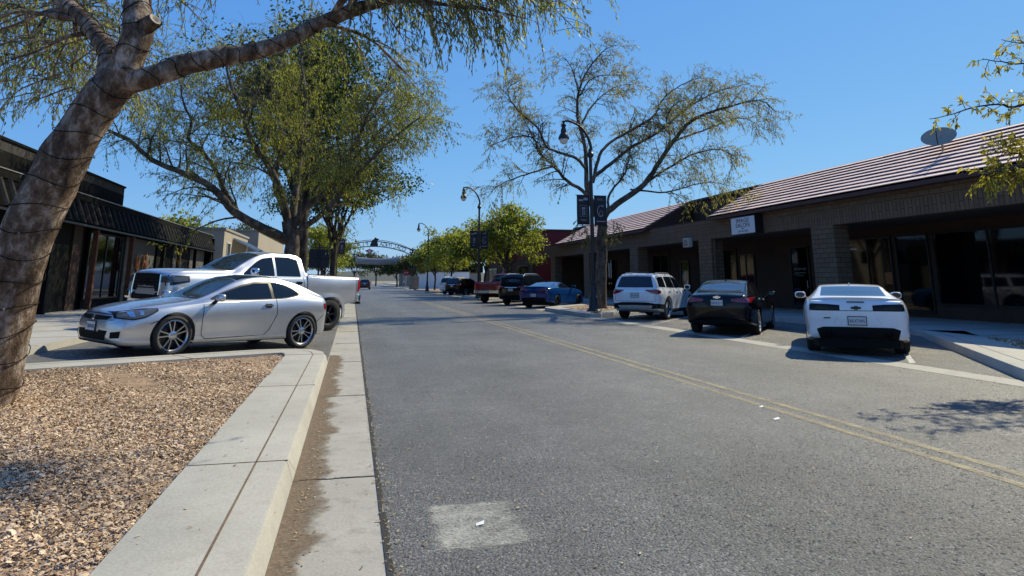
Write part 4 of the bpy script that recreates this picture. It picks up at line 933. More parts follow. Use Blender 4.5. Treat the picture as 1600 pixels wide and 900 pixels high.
def suv(name, label, m, x, y, hd, txt, h=1.68, lower=True, tl='red', wheel=('five', .37, .24, .25, 'alloy'), chromed=False):
    t, B, body = vehicle(name, label, suv_spec(h), m, x, y, hd, "cars parked along the kerb", 0, None, wheel, .43)
    d = h - 1.68
    P_(B, "rear_window", M['glass'], t, 'x-', [(-.70, 1.17), (0, 1.165), (.70, 1.17)], [(-.585, 1.53 + d), (0, 1.55 + d), (.585, 1.53 + d)], 20, 10, .006)
    P_(B, "windscreen", M['glass_l'], t, 'z', [(.98, -.7), (1.02, 0), (.98, .7)], [(.2, -.6), (.16, 0), (.2, .6)], 16, 10, .004)
    P_(B, "quarter_window", M['glass'], t, 'y+', [(-1.42, 1.17), (-2.12, 1.19)], [(-1.36, 1.53 + d), (-1.7, 1.525 + d), (-2.03, 1.49 + d)], 14, 8, .006, True)
    P_(B, "door_window", M['glass'], t, 'y+', [(-.42, 1.145), (-1.28, 1.165)], [(-.42, 1.545 + d), (-1.22, 1.535 + d)], 14, 8, .006, True)
    P_(B, "door_window", M['glass'], t, 'y+', [(.72, 1.13), (-.36, 1.145)], [(.70, 1.17), (.3, 1.41 + d), (.0, 1.515 + d), (-.36, 1.545 + d)], 18, 8, .006, True)
    P_(B, "tail_light", M[tl], t, 'x-', [(.42, 1.06), (.62, .97), (.85, .92)], [(.42, 1.085), (.62, 1.09), (.85, 1.10)], 14, 6, .008, True)
    P_(B, "tail_light", M[tl], t, 'y+', [(-2.12, 1.0), (-2.40, .92)], [(-2.12, 1.04), (-2.40, 1.10)], 8, 6, .007, True)
    mb = MB(); B.strip(mb, 'x-', [(-.40, 1.02), (.40, 1.02)], .022, .012); mb.build("tailgate_trim", M['chrome'], t)
    xx = B.hit('x-', 0, .9)[0].x
    plate(t, 0, .89, txt, -1, True, B=B)
    if lower:
        P_(B, "rear_bumper", M['plastic'], t, 'x-', [(-.74, .42), (0, .41), (.74, .42)], [(-.84, .58), (-.5, .64), (0, .645), (.5, .64), (.84, .58)], 28, 6, .012)
        P_(B, "rear_bumper", M['plastic'], t, 'y+', [(-1.88, .40), (-2.42, .42)], [(-1.88, .56), (-2.42, .60)], 10, 5, .010, True)
        P_(B, "skid_panel", M['greybox'] if chromed else M['alloy_d'], t, 'x-', [(-.6, .43), (0, .42), (.6, .43)], [(-.66, .53), (0, .54), (.66, .53)], 20, 4, .018)
        r = wheel[1]
        for ax in (1.43, -1.43):
            for sg in (1, -1):
                V = []; mb = MB()
                for i in range(25):
                    a = pi * (-.08 + 1.16 * i / 24)
                    for rr, oy in ((.43, .0), (.49, .0), (.43, .014), (.49, .006)):
                        px_, pz = ax + rr * cos(a), r + rr * sin(a); hh, _ = B.hit('y+' if sg > 0 else 'y-', ax + .48 * cos(a), r + .48 * sin(a)); yy = abs(hh.y) if hh else .93
                        V.append((px_, sg * (yy + oy), pz))
                mb.add(V, [(i * 4 + 2, i * 4 + 3, i * 4 + 7, i * 4 + 6) for i in range(24)] + [(i * 4, i * 4 + 2, i * 4 + 6, i * 4 + 4) for i in range(24)] + [(i * 4 + 1, i * 4 + 3, i * 4 + 7, i * 4 + 5) for i in range(24)]); mb.build("arch_trim", M['plastic'], t, smooth=30)
        P_(B, "sill_trim", M['plastic'], t, 'y+', [(1.0, .26), (-1.0, .26)], [(1.0, .38), (-1.0, .38)], 12, 4, .008, True)
    seams(B, t, [[(.78, 1.12), (.74, .9), (.78, .68), (-.78, .68), (-.74, .9), (-.78, 1.12)]], 'x-', .009)
    seams(B, t, [[(.85, 1.05), (.86, .6), (.8, .35)], [(-.39, 1.1), (-.4, .35)], [(-1.3, 1.12), (-1.36, .9), (-1.0, .6)]])
    handle(B, t, -.22, .99, m, .2); handle(B, t, -1.18, 1.01, m, .2)
    for sg in (1, -1):
        mb = MB(); pts = []
        for x_ in np.linspace(.0, -1.9, 14):
            hh, _ = B.hit('z', x_, sg * .58); pts.append((x_, sg * .58, hh.z + (.045 if -1.85 < x_ < -.05 else .0)))
        mb.tube(pts, .018, 6); mb.build("roof_rail", M['alloy'], t, smooth=50)
    P_(B, "roof_spoiler", m, t, 'x-', [(-.60, 1.545 + d), (0, 1.56 + d), (.60, 1.545 + d)], [(-.58, 1.60 + d), (0, 1.63 + d), (.58, 1.60 + d)], 16, 4, .035)
    for sg in (1, -1): mirror_shape(t, .78, sg * 1.03, 1.16, m, (.16, .24, .19))
    fin(B, t, -1.6, M['black'])
    mb = MB(); hh = B.hit('x-', 0, 1.2)[0]; mb.tube([(hh.x - .02, 0, 1.16), (hh.x + .02, -.02, 1.2), (hh.x + .03, -.3, 1.24)], .011, 5); mb.build("rear_wiper", M['black'], t)
    return t, B
suv("parked_suv", "white sport utility car with black lower bumper, parked beside the black sedan", M['white2'], 11.83, 25.2, R(43.8), "8KLR042", 1.70, True, 'red', ('five', .37, .24, .26, 'chrome'), True)
suv("parked_suv", "black sport utility car between the blue coupe and the red pickup", M['greyp'], 10.6, 40.3, R(42), "7TRP318", 1.80, False, 'red', ('five', .37, .24, .25, 'alloy_d'))
suv("parked_suv", "dark low crossover car beyond the red pickup, in front of the white one", M['blackp'], 11.0, 66.5, R(44), "6WDC774", 1.62, False)
suv("parked_suv", "farthest white sport utility car on the shop side, by the white wall", M['white'], 11.2, 72.6, R(44), "8BHN150", 1.78, False)

# ---- pickups
def pickup_spec(lift=.0, cat="pickup"):
    z = lift
    return dict(cat=cat, xf=2.945, xr=-2.945, front=(.16, 3.6, .85 + z), rear=(.10, 4.0, .95 + z), wmax=1.03, axf=1.97, axr=-1.775, track=.88, tuck=.03, bulge=.015, sharp=32, extra=[-.98, -.93, -.90, -.86, -.82, -1.02],
    w=[(2.945, .93), (2.7, .99), (1.97, 1.02), (1.0, 1.0), (-.9, 1.0), (-1.75, 1.02), (-2.6, 1.0), (-2.945, .97)],
    zb=[(2.945, .52 + z), (2.4, .42 + z), (0, .42 + z), (-1.9, .48 + z), (-2.945, .58 + z)],
    zs=[(2.945, 1.10 + z), (2.5, 1.17 + z), (1.4, 1.20 + z), (.5, 1.20 + z), (-.9, 1.22 + z), (-1.0, 1.26 + z), (-2.945, 1.27 + z)],
    ws=[(2.945, .86), (2.6, .93), (1.5, .95), (0, .95), (-.9, .95), (-1.0, .965), (-2.945, .945)],
    zt=[(2.945, 1.25 + z), (2.7, 1.315 + z), (2.2, 1.345 + z), (1.5, 1.36 + z), (1.32, 1.37 + z), (1.0, 1.55 + z), (.6, 1.76 + z), (.4, 1.83 + z), (.1, 1.875 + z), (-.4, 1.885 + z), (-.75, 1.86 + z), (-.86, 1.80 + z), (-.93, 1.50 + z), (-.98, 1.325 + z), (-1.05, 1.32 + z), (-2.945, 1.32 + z)],
    ze=[(2.945, 1.17 + z), (2.6, 1.26 + z), (1.5, 1.31 + z), (1.3, 1.32 + z), (1.0, 1.47 + z), (.6, 1.68 + z), (.4, 1.75 + z), (.1, 1.80 + z), (-.4, 1.815 + z), (-.75, 1.79 + z), (-.86, 1.70 + z), (-.93, 1.46 + z), (-.98, 1.31 + z), (-2.945, 1.31 + z)],
    wt=[(2.945, .72), (2.6, .83), (1.5, .84), (1.2, .80), (.8, .73), (.4, .69), (-.2, .67), (-.8, .67), (-.93, .80), (-1.0, .93), (-2.945, .91)])
def pickup(name, label, m, x, y, hd, lift, z, slope, wheel, grp, arch=.50):
    t, B, body = vehicle(name, label, pickup_spec(lift), m, x, y, hd, grp, z, slope, wheel, arch); q = lift
    P_(B, "windscreen", M['glass_l'], t, 'z', [(1.28, -.74), (1.33, 0), (1.28, .74)], [(.46, -.64), (.40, 0), (.46, .64)], 18, 12, .005)
    P_(B, "door_window", M['glass'], t, 'y+', [(1.02, 1.245 + q), (.42, 1.245 + q), (.10, 1.25 + q)], [(1.0, 1.30 + q), (.6, 1.585 + q), (.42, 1.68 + q), (.10, 1.735 + q)], 18, 8, .006, True)
    P_(B, "door_window", M['glass'], t, 'y+', [(.02, 1.25 + q), (-.74, 1.26 + q)], [(.02, 1.745 + q), (-.4, 1.755 + q), (-.70, 1.70 + q)], 16, 8, .006, True)
    P_(B, "rear_window", M['glass'], t, 'x-', [(-.6, 1.40 + q), (.6, 1.40 + q)], [(-.55, 1.74 + q), (.55, 1.74 + q)], 14, 6, .006)
    P_(B, "tail_light", M['redl'], t, 'x-', [(.80, .90 + q), (.945, .90 + q)], [(.78, 1.25 + q), (.93, 1.27 + q)], 8, 10, .008, True)
    P_(B, "tail_light", M['redl'], t, 'y+', [(-2.80, .90 + q), (-2.94, .90 + q)], [(-2.83, 1.26 + q), (-2.94, 1.27 + q)], 6, 10, .008, True)
    P_(B, "headlight", M['headl'], t, 'x+', [(.60, 1.0 + q), (.92, 1.0 + q)], [(.60, 1.14 + q), (.90, 1.14 + q)], 12, 6, .008, True)
    P_(B, "headlight", M['headl'], t, 'y+', [(2.50, 1.06 + q), (2.90, 1.0 + q)], [(2.50, 1.14 + q), (2.90, 1.15 + q)], 10, 6, .008, True)
    P_(B, "headlight_bezel", M['plastic'], t, 'y+', [(2.46, 1.03 + q), (2.92, .93 + q)], [(2.46, 1.165 + q), (2.92, 1.17 + q)], 10, 6, .005, True)
    P_(B, "grille", M['blackm'], t, 'x+', [(-.56, .80 + q), (0, .80 + q), (.56, .80 + q)], [(-.56, 1.19 + q), (0, 1.20 + q), (.56, 1.19 + q)], 24, 8, .012)
    xx = B.hit('x+', 0, 1.0 + q)[0].x; mb = MB()
    for zz in (.86, .94, 1.02, 1.1): mb.box(xx - .01, xx + .018, -.5, .5, zz + q, zz + q + .025)
    mb.build("grille_bars", M['alloy_d'], t)
    for sg in (1, -1): mb = MB(); mb.tube([(xx + .0, sg * .58, .72 + q), (xx + .0, sg * .60, .85 + q), (xx - .01, sg * .57, 1.18 + q)], .022, 6); mb.build("grille_surround", M['chrome'], t, smooth=50)
    put_text("grille_badge", "GMC", .17, (xx + .034, 0, 1.0 + q), (0, 1, 0), (0, 0, 1), M['alloy_d'], t)
    for sg in (1, -1):
        mb = MB(); mb.box(xx - .32, xx + .01, sg * .93 - .26 * (sg > 0), sg * .95 + .26 * (sg < 0), .60 + q, .80 + q); o = mb.build("bumper_corner", M['chrome'], t)
        bv = o.modifiers.new("b", 'BEVEL'); bv.width = .05; bv.segments = 3
    P_(B, "lower_intake", M['blackm'], t, 'x+', [(-.6, .60 + q), (.6, .60 + q)], [(-.6, .76 + q), (.6, .76 + q)], 16, 5, .01)
    # rear bumper
    mb = MB(); mb.prism([(-2.93, -1.0), (-3.06, -.88), (-3.08, 0), (-3.06, .88), (-2.93, 1.0), (-2.84, 1.0), (-2.84, -1.0)], .60 + q, .82 + q); o = mb.build("rear_bumper", M['chrome'], t)
    bv = o.modifiers.new("b", 'BEVEL'); bv.width = .03; bv.segments = 2
    s = MB(); s.box(-3.07, -2.86, -.62, .62, .815 + q, .835 + q); s.box(-2.97, -2.86, -.98, .98, .54 + q, .605 + q); s.build("bumper_step", M['plastic'], o)
    plate(t, -3.088, .71 + q, "", -1, True)
    for ax in (1.97, -1.775):
        for sg in (1, -1):
            V = []; mb = MB()
            for i in range(27):
                a = pi * (-.05 + 1.10 * i / 26); ca, sa = cos(a), sin(a); ca = math.copysign(abs(ca) ** .8, ca); sa = math.copysign(abs(sa) ** .8, sa)
                for rr, oy in ((arch - .01, -.02), (arch - .01, .03), (arch + .09, .012), (arch + .09, -.02)):
                    px_, pz = ax + rr * ca, wheel[1] + rr * sa; hh, _ = B.hit('y+' if sg > 0 else 'y-', ax + (arch + .07) * ca, wheel[1] + (arch + .07) * sa); yy = abs(hh.y) if hh else .99
                    V.append((px_, sg * (yy + oy), pz))
            mb.add(V, [(i * 4 + k, i * 4 + k + 1, (i + 1) * 4 + k + 1, (i + 1) * 4 + k) for i in range(26) for k in range(3)]); mb.build("arch_trim", m, t, smooth=30)
    mb = MB(); mb.box(-2.86, -1.02, -.86, .86, 1.318 + q, 1.332 + q); mb.build("bed_cover", M['plastic'], t)
    seams(B, t, [[(-.95, 1.28 + q), (-.95, .50 + q)]], 'y', .022)
    seams(B, t, [[(1.15, 1.2 + q), (1.18, .8 + q), (1.1, .5 + q)], [(.06, 1.24 + q), (.05, .5 + q)], [(-.82, 1.25 + q), (-.86, .9 + q), (-.80, .5 + q)], [(1.1, .5 + q), (-.8, .5 + q)], [(-2.76, 1.25 + q), (-2.76, .62 + q)]])
    handle(B, t, .20, 1.09 + q, M['chrome'], .24); handle(B, t, -.66, 1.10 + q, M['chrome'], .24)
    for sg in (1, -1): mirror_shape(t, .86, sg * 1.15, 1.30 + q, M['chrome'], (.17, .28, .26))
    fin(B, t, .0, M['black'])
    mb = MB(); mb.box(-.8, 1.2, -.7, .7, .30 + q, .44 + q); mb.box(-2.8, 2.7, -.45, -.35, .40 + q, .52 + q); mb.box(-2.8, 2.7, .35, .45, .40 + q, .52 + q); mb.tube([(-1.775, -.8, wheel[1]), (-1.775, .8, wheel[1])], .06, 8); mb.tube([(1.97, -.8, wheel[1]), (1.97, .8, wheel[1])], .05, 8); mb.build("underframe", M['blackm'], t)
    for sg in (1, -1): mb = MB(); mb.box(-.7, 1.1, sg * 1.0 - .1, sg * 1.0 + .06, .36 + q, .40 + q); mb.build("side_step", M['black'], t)
    return t
pickup("parked_pickup", "tall silver crew-cab pickup with chunky black wheels, behind the silver coupe", M['silver2'], -2.6, 19.55, R(227), .19, zl(-2.6), .04, ('six', .44, .30, .26, 'alloy_d'), "cars parked along the kerb")
pickup("parked_pickup", "dark red pickup parked tail-out beside the black sport utility car", M['redp'], 10.4, 45.0, R(42), .0, 0, None, ('five', .40, .27, .26, 'alloy'), "cars parked along the kerb", .46)

# ---- others: a white car past the silver pickup, a dark car driving away down the road
def saloon(name, label, m, x, y, hd, z, slope, grp, back=True):
    t, B, body = vehicle(name, label, SP_SD, m, x, y, hd, grp, z, slope, ('ten', .34, .23, .25, 'alloy'), .39)
    P_(B, "rear_window", M['glass'], t, 'z', [(-1.0, -.53), (-1.02, 0), (-1.0, .53)], [(-1.86, -.62), (-1.93, 0), (-1.86, .62)], 12, 6, .004)
    P_(B, "windscreen", M['glass_l'], t, 'z', [(.86, -.66), (.9, 0), (.86, .66)], [(.06, -.54), (.02, 0), (.06, .54)], 12, 6, .004)
    P_(B, "door_window", M['glass'], t, 'y+', [(.55, 1.0), (-1.43, 1.08)], [(.5, 1.04), (.2, 1.165), (-.2, 1.30), (-.6, 1.337), (-.95, 1.31), (-1.43, 1.11)], 20, 6, .006, True)
    P_(B, "tail_light", M['red'], t, 'x-', [(.40, .86), (.84, .85)], [(.40, .96), (.84, .985)], 10, 5, .006, True)
    P_(B, "headlight", M['headl'], t, 'x+', [(.45, .60), (.76, .62)], [(.45, .70), (.78, .72)], 10, 5, .006, True)
    plate(t, 0, .80, "", -1, False, B=B)
    for sg in (1, -1): mirror_shape(t, .62, sg * 1.0, 1.04, m, (.14, .21, .14))
    return t
saloon("parked_sedan", "white sedan mostly hidden behind the bed of the tall silver pickup", M['white'], -2.9, 35.6, R(226), zl(-2.9), .04, "cars parked along the kerb")
suv("driving_suv", "dark red car driving away down the middle of the far street", paint("maroon_paint", (.05, .012, .014), .1, .3), 1.95, 112, R(0), "", 1.6, False)
bpy.data.objects["driving_suv"]["group"] = "traffic on the street"
# ------------------------------------------------------------------ shop building on the right
def bx(name, m, parent, x0, x1, y0, y1, z0, z1, bev=0.):
    mb = MB(); mb.box(x0, x1, y0, y1, z0, z1); o = mb.build(name, m, parent)
    if bev: b = o.modifiers.new("b", 'BEVEL'); b.width = bev; b.segments = 2
    return o
shop = empty("shop_building", (0, 0, 0), 0, "long low brown brick shop block with pinkish tiled roof and shaded storefronts", "building")
FX = 16.5
bx("brick_beam", M['brick'], shop, FX, FX + .5, -12, 57.6, 3.86, 4.27)
bx("soldier_course", M['soldier'], shop, FX + .004, FX + .496, -12, 57.6, 3.35, 3.858)
PIL = (-4.6, 3.9, 12.45, 21.1, 29.55, 38.05, 46.6, 55.1)
for i, y in enumerate(PIL):
    bx("pillar", M['brick'], shop, FX + .002, FX + .62, y - .6, y + .6, .1505, 3.349)
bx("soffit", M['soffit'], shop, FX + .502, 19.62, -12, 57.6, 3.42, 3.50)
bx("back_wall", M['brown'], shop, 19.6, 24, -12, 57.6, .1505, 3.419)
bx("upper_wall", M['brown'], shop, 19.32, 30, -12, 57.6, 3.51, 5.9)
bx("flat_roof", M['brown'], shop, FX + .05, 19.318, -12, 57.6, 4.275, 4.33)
bx("end_wall", M['brick'], shop, FX + .63, 19.6, 57.0, 57.6, .1505, 3.41)
bx("parapet_cap", M['tile_trim'], shop, 19.17, 19.6, -12, 57.6, 5.902, 6.01)
# tiled mansard slopes, each course a thick lapped strip
SX0, SZ0, SX1, SZ1 = 16.12, 4.30, 19.2, 5.99
sd = Vector((SX1 - SX0, 0, SZ1 - SZ0)); SLN = sd.length; sd.normalize(); sn = Vector((-sd.z, 0, sd.x))
def slope_panel(y0, y1):
    mb = MB(); nC = 10; e = SLN / nC; r = random.Random(int(y0 * 10) + 100)
    for i in range(nC):
        y = y0
        while y < y1 - .01:
            ye = min(y1, y + 1.3 + (r.random() * .1)); a = Vector((SX0, 0, SZ0)) + sd * (i * e); b = a + sd * (e + .03)
            k = .056 + r.uniform(-.005, .005)
            V = []
            for yy in (y + .003, ye - .003):
                for p, h0, h1 in ((a, k, k + .022), (b, -.004, .018)): V += [(p + sn * h0) + Vector((0, yy, 0)), (p + sn * h1) + Vector((0, yy, 0))]
            mb.add(V, [(0, 1, 5, 4), (1, 3, 7, 5), (3, 2, 6, 7), (2, 0, 4, 6), (0, 2, 3, 1), (4, 5, 7, 6)]); y = ye
    mb.build("roof_tiles", M['tile'], shop)
    u = MB(); a, b = Vector((SX0 + .02, 0, SZ0)) - sn * .03, Vector((SX1, 0, SZ1)) - sn * .03; u.poly([a + Vector((0, y0, 0)), a + Vector((0, y1, 0)), b + Vector((0, y1, 0)), b + Vector((0, y0, 0))]); u.build("shade_underlay", M['blackm'], shop)  # black sheet added so the gaps under the courses read as deep shade
    t = MB(); t.box(SX0 - .03, SX0 + .25, y0, y1, SZ0 - .14, SZ0 - .012); t.build("eave_fascia", M['tile_trim'], shop)
    for ye in (y0, y1):
        g = MB(); T = Matrix(((1, 0, 0, 0), (0, 0, 1, ye), (0, 1, 0, 0), (0, 0, 0, 1)))
        g.prism([(SX0 + .04, SZ0 - .02), (SX1, SZ0 - .02), (SX1, SZ1 - .03)], -.06 if ye == y1 else .0, .0 if ye == y1 else .06, T); g.build("gable_wall", M['brown'], shop)
        v = MB(); a, b = Vector((SX0 - .02, ye, SZ0 - .05)), Vector((SX1, ye, SZ1 - .05)); s = -1 if ye == y0 else 1
        V = []
        for p in (a, b):
            for hh in (-.06, .075):
                for yy in (.001 * s, .06 * s): V.append(p + sn * hh + Vector((0, yy, 0)))
        v.add(V, [(0, 1, 3, 2), (4, 6, 7, 5), (0, 2, 6, 4), (1, 5, 7, 3), (0, 4, 5, 1), (2, 3, 7, 6)]); v.build("barge_board", M['tile_trim'], shop)
slope_panel(-12, 28.35); slope_panel(35.7, 53.0)
# storefronts on the recessed wall
def window(y0, y1, z0, z1, muls=(), parent=shop, x=19.6, s=-1, fr='black', pane='shopglass'):
    f = MB(); w_ = .06; a, b = (x - .07, x + .0) if s < 0 else (x, x + .07)
    f.box(a, b, y0, y1, z0, z0 + w_); f.box(a, b, y0, y1, z1 - w_, z1); f.box(a, b, y0, y0 + w_, z0 + w_, z1 - w_); f.box(a, b, y1 - w_, y1, z0 + w_, z1 - w_)
    for m_ in muls: f.box(a, b, m_ - w_ / 2, m_ + w_ / 2, z0 + w_, z1 - w_)
    o = f.build("window", M[fr], parent); p = MB(); xx = x + s * .03; p.box(min(xx, xx + s * .008), max(xx, xx + s * .008), y0 + w_, y1 - w_, z0 + w_, z1 - w_); p.build("pane", M[pane], o); return o
def door(y0, y1, z0, z1, parent=shop, x=19.6, s=-1, fr='black'):
    f = MB(); w_ = .09; a, b = (x - .08, x) if s < 0 else (x, x + .08)
    f.box(a, b, y0, y1, z0, z0 + .2); f.box(a, b, y0, y1, z1 - w_, z1); f.box(a, b, y0, y0 + w_, z0 + .2, z1 - w_); f.box(a, b, y1 - w_, y1, z0 + .2, z1 - w_)
    o = f.build("door", M[fr], parent); p = MB(); xx = x + s * .03; p.box(min(xx, xx + s * .008), max(xx, xx + s * .008), y0 + w_, y1 - w_, z0 + .2, z1 - w_); p.build("door_glass", M['shopglass'], o)
    h = MB(); xh = x + s * .12; h.tube([(xh - s * .05, y0 + .16, z0 + .95), (xh, y0 + .16, z0 + .95), (xh, y0 + .16, z0 + 1.25), (xh - s * .05, y0 + .16, z0 + 1.25)], .014, 6); h.build("door_handle", M['alloy'], o); return o
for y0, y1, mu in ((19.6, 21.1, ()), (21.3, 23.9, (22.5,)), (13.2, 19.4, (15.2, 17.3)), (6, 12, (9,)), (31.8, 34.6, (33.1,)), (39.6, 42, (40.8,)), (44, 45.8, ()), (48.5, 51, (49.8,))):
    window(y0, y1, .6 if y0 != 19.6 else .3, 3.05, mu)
window(30.2, 31.6, .75, 2.75, (30.95,))
d1 = door(26.0, 27.35, .155, 2.95)
for yy in (37, 43, 52.4): door(yy, yy + 1.1, .155, 2.6)
put_text("door_phone_number", "559-934-1633", .15, (19.545, 26.67, 1.92), (0, -1, 0), (0, 0, 1), M['lettering'], d1, .002)
put_text("door_small_text", "PROFESSIONAL SERVICES", .065, (19.545, 26.67, 1.75), (0, -1, 0), (0, 0, 1), M['lettering'], d1, .002)
put_text("door_small_text", "BY APPOINTMENT", .055, (19.545, 26.67, 1.63), (0, -1, 0), (0, 0, 1), M['lettering'], d1, .002)
mb = MB(); mb.box(19.545, 19.55, 21.32, 21.72, 1.28, 1.72); tag(mb.build("window_poster", M['orange']), "plain rust-orange notice stuck inside the shop window right of the wide brick pillar", "poster")
mb = MB(); mb.box(19.545, 19.55, 23.0, 23.6, 2.62, 2.68); tag(mb.build("strip_light_reflection", M['sign']), "narrow white strip standing for a strip-light reflection at the top of a dark shop window", "reflection")  # white strip added as the painted reflection of an indoor strip light
mb = MB(); mb.tube(spline([(17.0, 30.0, 3.33), (16.78, 28.87, 3.33), (16.62, 28.8, 3.25), (16.6, 28.8, 3.0), (16.6, 28.8, .16)], .3), .05, 8); mb.build("downspout", M['soffit'], shop, smooth=50)
# grey wall box by the pillar
wb = empty("wall_box", (16.42, 31.0, 3.35), 0, "small grey equipment box fixed to the brick wall left of the salon sign", "wall box")
mb = MB(); mb.box(-.16, .075, -.30, .30, -.30, .16); o = mb.build("casing", M['greybox'], wb); b = o.modifiers.new("b", 'BEVEL'); b.width = .03; b.segments = 2
mb = MB()
for k in range(5): mb.box(-.167, -.161, -.22, .22, -.24 + k * .07, -.21 + k * .07)
mb.build("vent_grille", M['plastic'], wb)
# hanging salon sign
sg = empty("shop_sign", (16.44, 25.55, 3.72), 0, "white box sign with dark lettering reading IMAGE SALON on the brick beam", "sign")
mb = MB(); mb.box(-.32, .05, -.92, .92, -.38, .38); mb.build("sign_case", M['black'], sg)
mb = MB(); mb.box(-.328, -.321, -.885, .885, -.345, .345); face = mb.build("sign_face", M['sign'], sg)
put_text("sign_lettering", "IMAGE", .25, (-.331, 0.0, .20), (0, -1, 0), (0, 0, 1), M['signb'], face, .002, sx=1.35)
put_text("sign_lettering", "SALON", .25, (-.331, 0.0, .0), (0, -1, 0), (0, 0, 1), M['signb'], face, .002, sx=1.35)
put_text("sign_lettering", "Open", .085, (-.331, 0, -.13), (0, -1, 0), (0, 0, 1), M['plate_t'], face, .002)
put_text("sign_lettering", "559 934 2059", .105, (-.331, 0, -.25), (0, -1, 0), (0, 0, 1), M['signb'], face, .002, sx=1.3)
# the sign faces the street; its second face looks up the road
mb = MB(); mb.tube([(.0, -.6, .38), (.0, -.6, .55)], .02, 6); mb.build("bracket", M['black'], sg); mb = MB(); mb.tube([(.0, .6, .38), (.0, .6, .55)], .02, 6); mb.build("bracket", M['black'], sg)
# satellite dish on the roof edge
ds = empty("satellite_dish", (18.05, 17.1, 5.38), 0, "grey oval satellite dish mounted at the top of the tiled roof", "satellite dish")
T = Matrix.Translation((-.03, 0, .46)) @ Vector((-.62, -.42, .62)).to_track_quat('Z', 'Y').to_matrix().to_4x4() @ Matrix.Diagonal((1, .86, 1, 1))
mb = MB(); mb.lathe([(.001, 0), (.18, .012), (.36, .05), (.49, .10), (.50, .112), (.49, .115), (.36, .066), (.18, .028), (.001, .015)], 36, T); mb.build("reflector", M['dishm'], ds, smooth=50)
mb = MB(); mb.tube([(.05, 0, .0), (.05, 0, .25), (.0, 0, .42)], .035, 8); mb.build("mast", M['dishm'], ds, smooth=50)
mb = MB(); mb.tube([T @ Vector((0, -.45, .1)), T @ Vector((0, -.35, .3)), T @ Vector((0, -.1, .42))], .015, 6); mb.build("feed_arm", M['plastic'], ds)

# red-fronted shop beyond
rb = empty("red_shop_building", (0, 0, 0), 0, "dark red flat-topped shop building past the tiled roofs", "building")
bx("wall", M['redwall'], rb, 16.2, 28, 59.5, 82, .1505, 5.9); bx("lower_wall", M['brown'], rb, 15.9, 16.198, 59.5, 82, .1505, 3.4); bx("roof_edge", M['tile_trim'], rb, 16.1, 28.1, 59.4, 82.1, 5.902, 6.04)
for k in range(3): window(61 + k * 7, 65.5 + k * 7, .5, 2.8, (63.2 + k * 7,), rb, 15.9)

# ------------------------------------------------------------------ dark building on the left
lb = empty("dark_storefront", (0, 0, 0), 0, "low black storefront with ribbed awning, rusty posts and weathered parapet on the left", "building")
AX, ZS = -9.5, .3455
Y0L, Y1L = 15.5, 51.0
mb = MB(); prof = [(AX, 3.40), (AX + .02, 3.46), (AX - .30, 4.28), (AX - .42, 4.28), (AX - .42, 3.40)]
T = Matrix(((1, 0, 0, 0), (0, 0, 1, 0), (0, 1, 0, 0), (0, 0, 0, 1)))
mb.prism([(p[0], p[1]) for p in prof], Y0L, Y1L, T); mb.build("awning", M['awning'], lb)
mb = MB(); V = []
for (x, z) in ((AX + .022, 3.47), (AX - .295, 4.27)):
    for dy, dx in ((-.11, .0), (-.06, .075), (.06, .075), (.11, .0)): V.append((x + dx, dy, z))
mb.add(V, [(k, k + 1, 5 + k, 4 + k) for k in range(3)] + [(0, 3, 2, 1), (4, 5, 6, 7)]); rib = mb.build("awning_rib", M['awn_rib_lit'], lb); rib.location.y = Y0L + .2; y = Y0L + .82
while y < Y1L - .1:
    o = dup(rib, lb); o.location.y = y; y += .62
bx("awning_rail", M['black'], lb, AX - .02, AX + .07, Y0L, Y1L, 3.33, 3.398)
bx("roof_edge", M['fascia'], lb, -20, AX - .26, Y0L - .3, Y1L + .3, 4.285, 4.52)
bx("metal_drip_edge", M['metal_edge'], lb, AX - .30, AX - .235, Y0L - .3, Y1L + .3, 4.522, 4.55)
bx("upper_fascia", M['fascia'], lb, -11.2, -10.04, 12.0, 32.6, 4.525, 5.12); bx("parapet", M['parapet'], lb, -11.2, -10.05, 12.0, 32.6, 5.122, 5.42); bx("parapet_cap", M['fascia'], lb, -11.25, -10.0, 11.95, 32.65, 5.422, 5.5)
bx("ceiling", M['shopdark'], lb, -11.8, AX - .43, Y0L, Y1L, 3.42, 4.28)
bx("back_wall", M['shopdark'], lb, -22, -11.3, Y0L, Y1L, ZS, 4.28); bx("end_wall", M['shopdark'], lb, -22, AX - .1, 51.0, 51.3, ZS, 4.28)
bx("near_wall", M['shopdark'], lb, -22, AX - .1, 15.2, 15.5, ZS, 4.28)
for y, mat_ in ((20.3, 'greypanel'), (25.0, 'blackm'), (28.95, 'rust'), (33.35, 'rust'), (38.6, 'blackm'), (41.9, 'rust'), (46.0, 'blackm'), (50.6, 'blackm')):
    bx("post", M[mat_], lb, AX - .30, AX - .12, y - .09, y + .09, ZS, 3.329)
WX = AX - .55
def lwall(y0, y1, z0, z1, m, nm="wall_panel"): return bx(nm, m, lb, WX - .16, WX, y0, y1, z0, z1)
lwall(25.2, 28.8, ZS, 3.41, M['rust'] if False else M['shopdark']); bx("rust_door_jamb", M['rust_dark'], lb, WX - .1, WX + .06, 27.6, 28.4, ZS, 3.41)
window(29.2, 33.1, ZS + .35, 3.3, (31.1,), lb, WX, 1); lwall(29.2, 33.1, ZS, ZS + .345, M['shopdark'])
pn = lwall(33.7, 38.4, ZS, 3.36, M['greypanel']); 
lwall(38.8, 41.7, ZS, 3.41, M['shopdark']); lwall(42.1, 44.0, ZS, 3.36, M['greypanel']); lwall(44.0, 46.0, ZS, 3.41, M['shopdark']); lwall(46.2, 50.4, ZS, 3.36, M['greypanel']); lwall(15.6, 25.1, ZS, 3.41, M['shopdark'])
